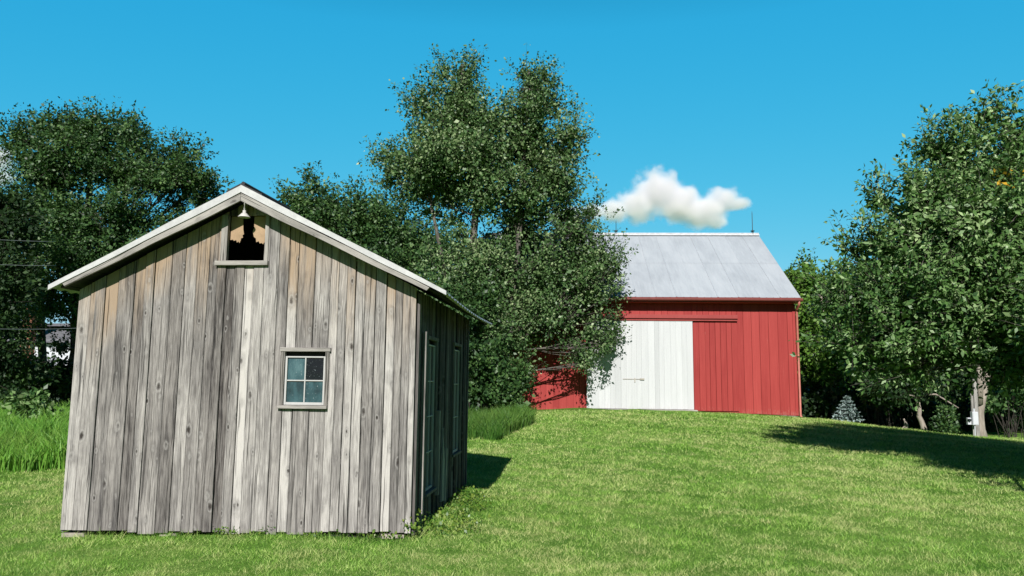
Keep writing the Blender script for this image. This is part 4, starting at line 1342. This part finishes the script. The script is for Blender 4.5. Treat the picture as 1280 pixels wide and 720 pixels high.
# ------------------------------------------------------------------ clouds
def cloud(name, label, blobs, dens=0.05, noise_scale=0.05, amp=0.9):
    cs = [np.array(at(*b[:3])) for b in blobs]
    rs = [b[3] / 940 * b[2] for b in blobs]
    lo = np.min([c - r * 1.5 for c, r in zip(cs, rs)], 0); hi = np.max([c + r * 1.5 for c, r in zip(cs, rs)], 0)
    ce = (lo + hi) / 2; ex = (hi - lo) / 2
    mb = MB(); mb.box(-ex[0], ex[0], -ex[1], ex[1], -ex[2], ex[2])
    N = NT('cumulus_vapour')
    co = N.coord()
    nz = N.n('ShaderNodeTexNoise'); N.l(co, nz.inputs['Vector'])
    nz.inputs['Scale'].default_value = noise_scale; nz.inputs['Detail'].default_value = 6; nz.inputs['Roughness'].default_value = 0.6
    best = None
    for c, r, b in zip(cs, rs, blobs):
        asp = b[4] if len(b) > 4 else 0.8
        sub = N.n('ShaderNodeVectorMath', operation='SUBTRACT'); N.l(co, sub.inputs[0]); sub.inputs[1].default_value = tuple(c - ce)
        mul = N.n('ShaderNodeVectorMath', operation='MULTIPLY'); N.l(sub.outputs[0], mul.inputs[0]); mul.inputs[1].default_value = (1 / r, 1 / r, 1 / (r * asp))
        ln = N.n('ShaderNodeVectorMath', operation='LENGTH'); N.l(mul.outputs[0], ln.inputs[0])
        d = N.math('MULTIPLY', N.math('SUBTRACT', 1.0, ln.outputs['Value']), 1.0)
        best = d if best is None else N.math('SMOOTH_MAX', best, d, 0.25)
    f = N.math('ADD', best, N.math('MULTIPLY', N.math('SUBTRACT', nz.outputs['Fac'], 0.5), amp * 2))
    de = N.rng(f, 0.02, 0.5, 0, dens)
    pv = N.n('ShaderNodeVolumePrincipled')
    pv.inputs['Color'].default_value = (0.998, 0.972, 0.999, 1); pv.inputs['Anisotropy'].default_value = -0.35
    N.l(de, pv.inputs['Density'])
    N.l(pv.outputs[0], N.out.inputs['Volume'])
    o = mb.build(name, N.m); o.location = ce
    tag(o, label, 'cloud')


cloud('cloud', 'white cumulus cloud above the barn roof ridge',
      [(822, 240, 600, 34, .95), (848, 256, 600, 34, .8), (880, 266, 600, 30, .75), (797, 256, 600, 30, .8), (768, 263, 600, 25, .6), (903, 248, 600, 24, .75), (922, 254, 600, 18, .5), (893, 276, 600, 19, .7), (742, 266, 600, 20, .6), (715, 268, 600, 18, .6), (860, 262, 600, 30, .6), (690, 272, 600, 16, .5)],
      0.13, 0.085, 0.75)
cloud('cloud', 'scrap of white cloud at the left edge behind the dark tree', [(-6, 200, 620, 26, .8), (-30, 195, 620, 34, .9), (4, 222, 620, 18, .7)], 0.13, 0.085, 0.75)

# ------------------------------------------------------------------ sky, sun, render settings
SUN_EL = math.radians(33.5); SUN_AZ = math.radians(5.5)       # shadows run away from the eye, a little to the right
SKY_CURVE = [(1.65, 0.1323), (0.421, 2.0319), (0.194, 3.9357)]
world = bpy.data.worlds.new('World'); scene.world = world
world.use_nodes = True
nt = world.node_tree; nt.nodes.clear()
sky = nt.nodes.new('ShaderNodeTexSky'); sky.sky_type = 'NISHITA'; sky.sun_disc = False
sky.sun_elevation = SUN_EL; sky.sun_rotation = PI + SUN_AZ
sky.air_density = 1.0; sky.dust_density = 0.25; sky.ozone_density = 2.2; sky.altitude = 200
# the photograph's saturated blue: each channel of the sky gets its own curve, and the sky deepens towards the zenith
sep = nt.nodes.new('ShaderNodeSeparateColor'); nt.links.new(sky.outputs[0], sep.inputs[0])
cmb = nt.nodes.new('ShaderNodeCombineColor')
for i, (pw, k) in enumerate(SKY_CURVE):
    p_ = nt.nodes.new('ShaderNodeMath'); p_.operation = 'POWER'; p_.inputs[1].default_value = pw; nt.links.new(sep.outputs[i], p_.inputs[0])
    m_ = nt.nodes.new('ShaderNodeMath'); m_.operation = 'MULTIPLY'; m_.inputs[1].default_value = k; nt.links.new(p_.outputs[0], m_.inputs[0])
    nt.links.new(m_.outputs[0], cmb.inputs[i])
tcn = nt.nodes.new('ShaderNodeTexCoord'); sx_ = nt.nodes.new('ShaderNodeSeparateXYZ'); nt.links.new(tcn.outputs['Generated'], sx_.inputs[0])
rp = nt.nodes.new('ShaderNodeMapRange'); nt.links.new(sx_.outputs[2], rp.inputs[0])
for i, v in enumerate((0.44, 0.75, 1.0, 0.10)): rp.inputs[i + 1].default_value = v
mixn = nt.nodes.new('ShaderNodeMix'); mixn.data_type = 'RGBA'; mixn.blend_type = 'MULTIPLY'; mixn.inputs[0].default_value = 1
nt.links.new(cmb.outputs[0], mixn.inputs[6])
az = nt.nodes.new('ShaderNodeMapRange'); nt.links.new(sx_.outputs[1], az.inputs[0])
for i, v in enumerate((0.15, 0.7, 0.38, 1.0)): az.inputs[i + 1].default_value = v
zz = nt.nodes.new('ShaderNodeMath'); zz.operation = 'MULTIPLY'; nt.links.new(rp.outputs[0], zz.inputs[0]); nt.links.new(az.outputs[0], zz.inputs[1])
nt.links.new(zz.outputs[0], mixn.inputs[7])
bg = nt.nodes.new('ShaderNodeBackground'); bg.inputs[1].default_value = 0.12
wo = nt.nodes.new('ShaderNodeOutputWorld')
nt.links.new(mixn.outputs[2], bg.inputs[0]); nt.links.new(bg.outputs[0], wo.inputs[0])

sd = bpy.data.lights.new('sun', 'SUN'); sd.energy = 4.6; sd.angle = math.radians(0.5); sd.color = (1.0, 0.955, 0.925)
so = bpy.data.objects.new('sun', sd); COL.objects.link(so)
travel = Vector((math.sin(SUN_AZ) * math.cos(SUN_EL), math.cos(SUN_AZ) * math.cos(SUN_EL), -math.sin(SUN_EL)))
so.rotation_euler = travel.to_track_quat('-Z', 'Y').to_euler()
so.location = (-3, -10, 12)

scene.render.engine = 'CYCLES'
scene.view_settings.view_transform = 'Standard'; scene.view_settings.look = 'None'
scene.view_settings.exposure = 0.25; scene.view_settings.gamma = 1.0
cy = scene.cycles
cy.max_bounces = 24; cy.diffuse_bounces = 1; cy.glossy_bounces = 2; cy.transmission_bounces = 3; cy.volume_bounces = 24; cy.transparent_max_bounces = 8
cy.use_denoising = True
cy.volume_step_rate = 1.0
cy.caustics_reflective = False; cy.caustics_refractive = False
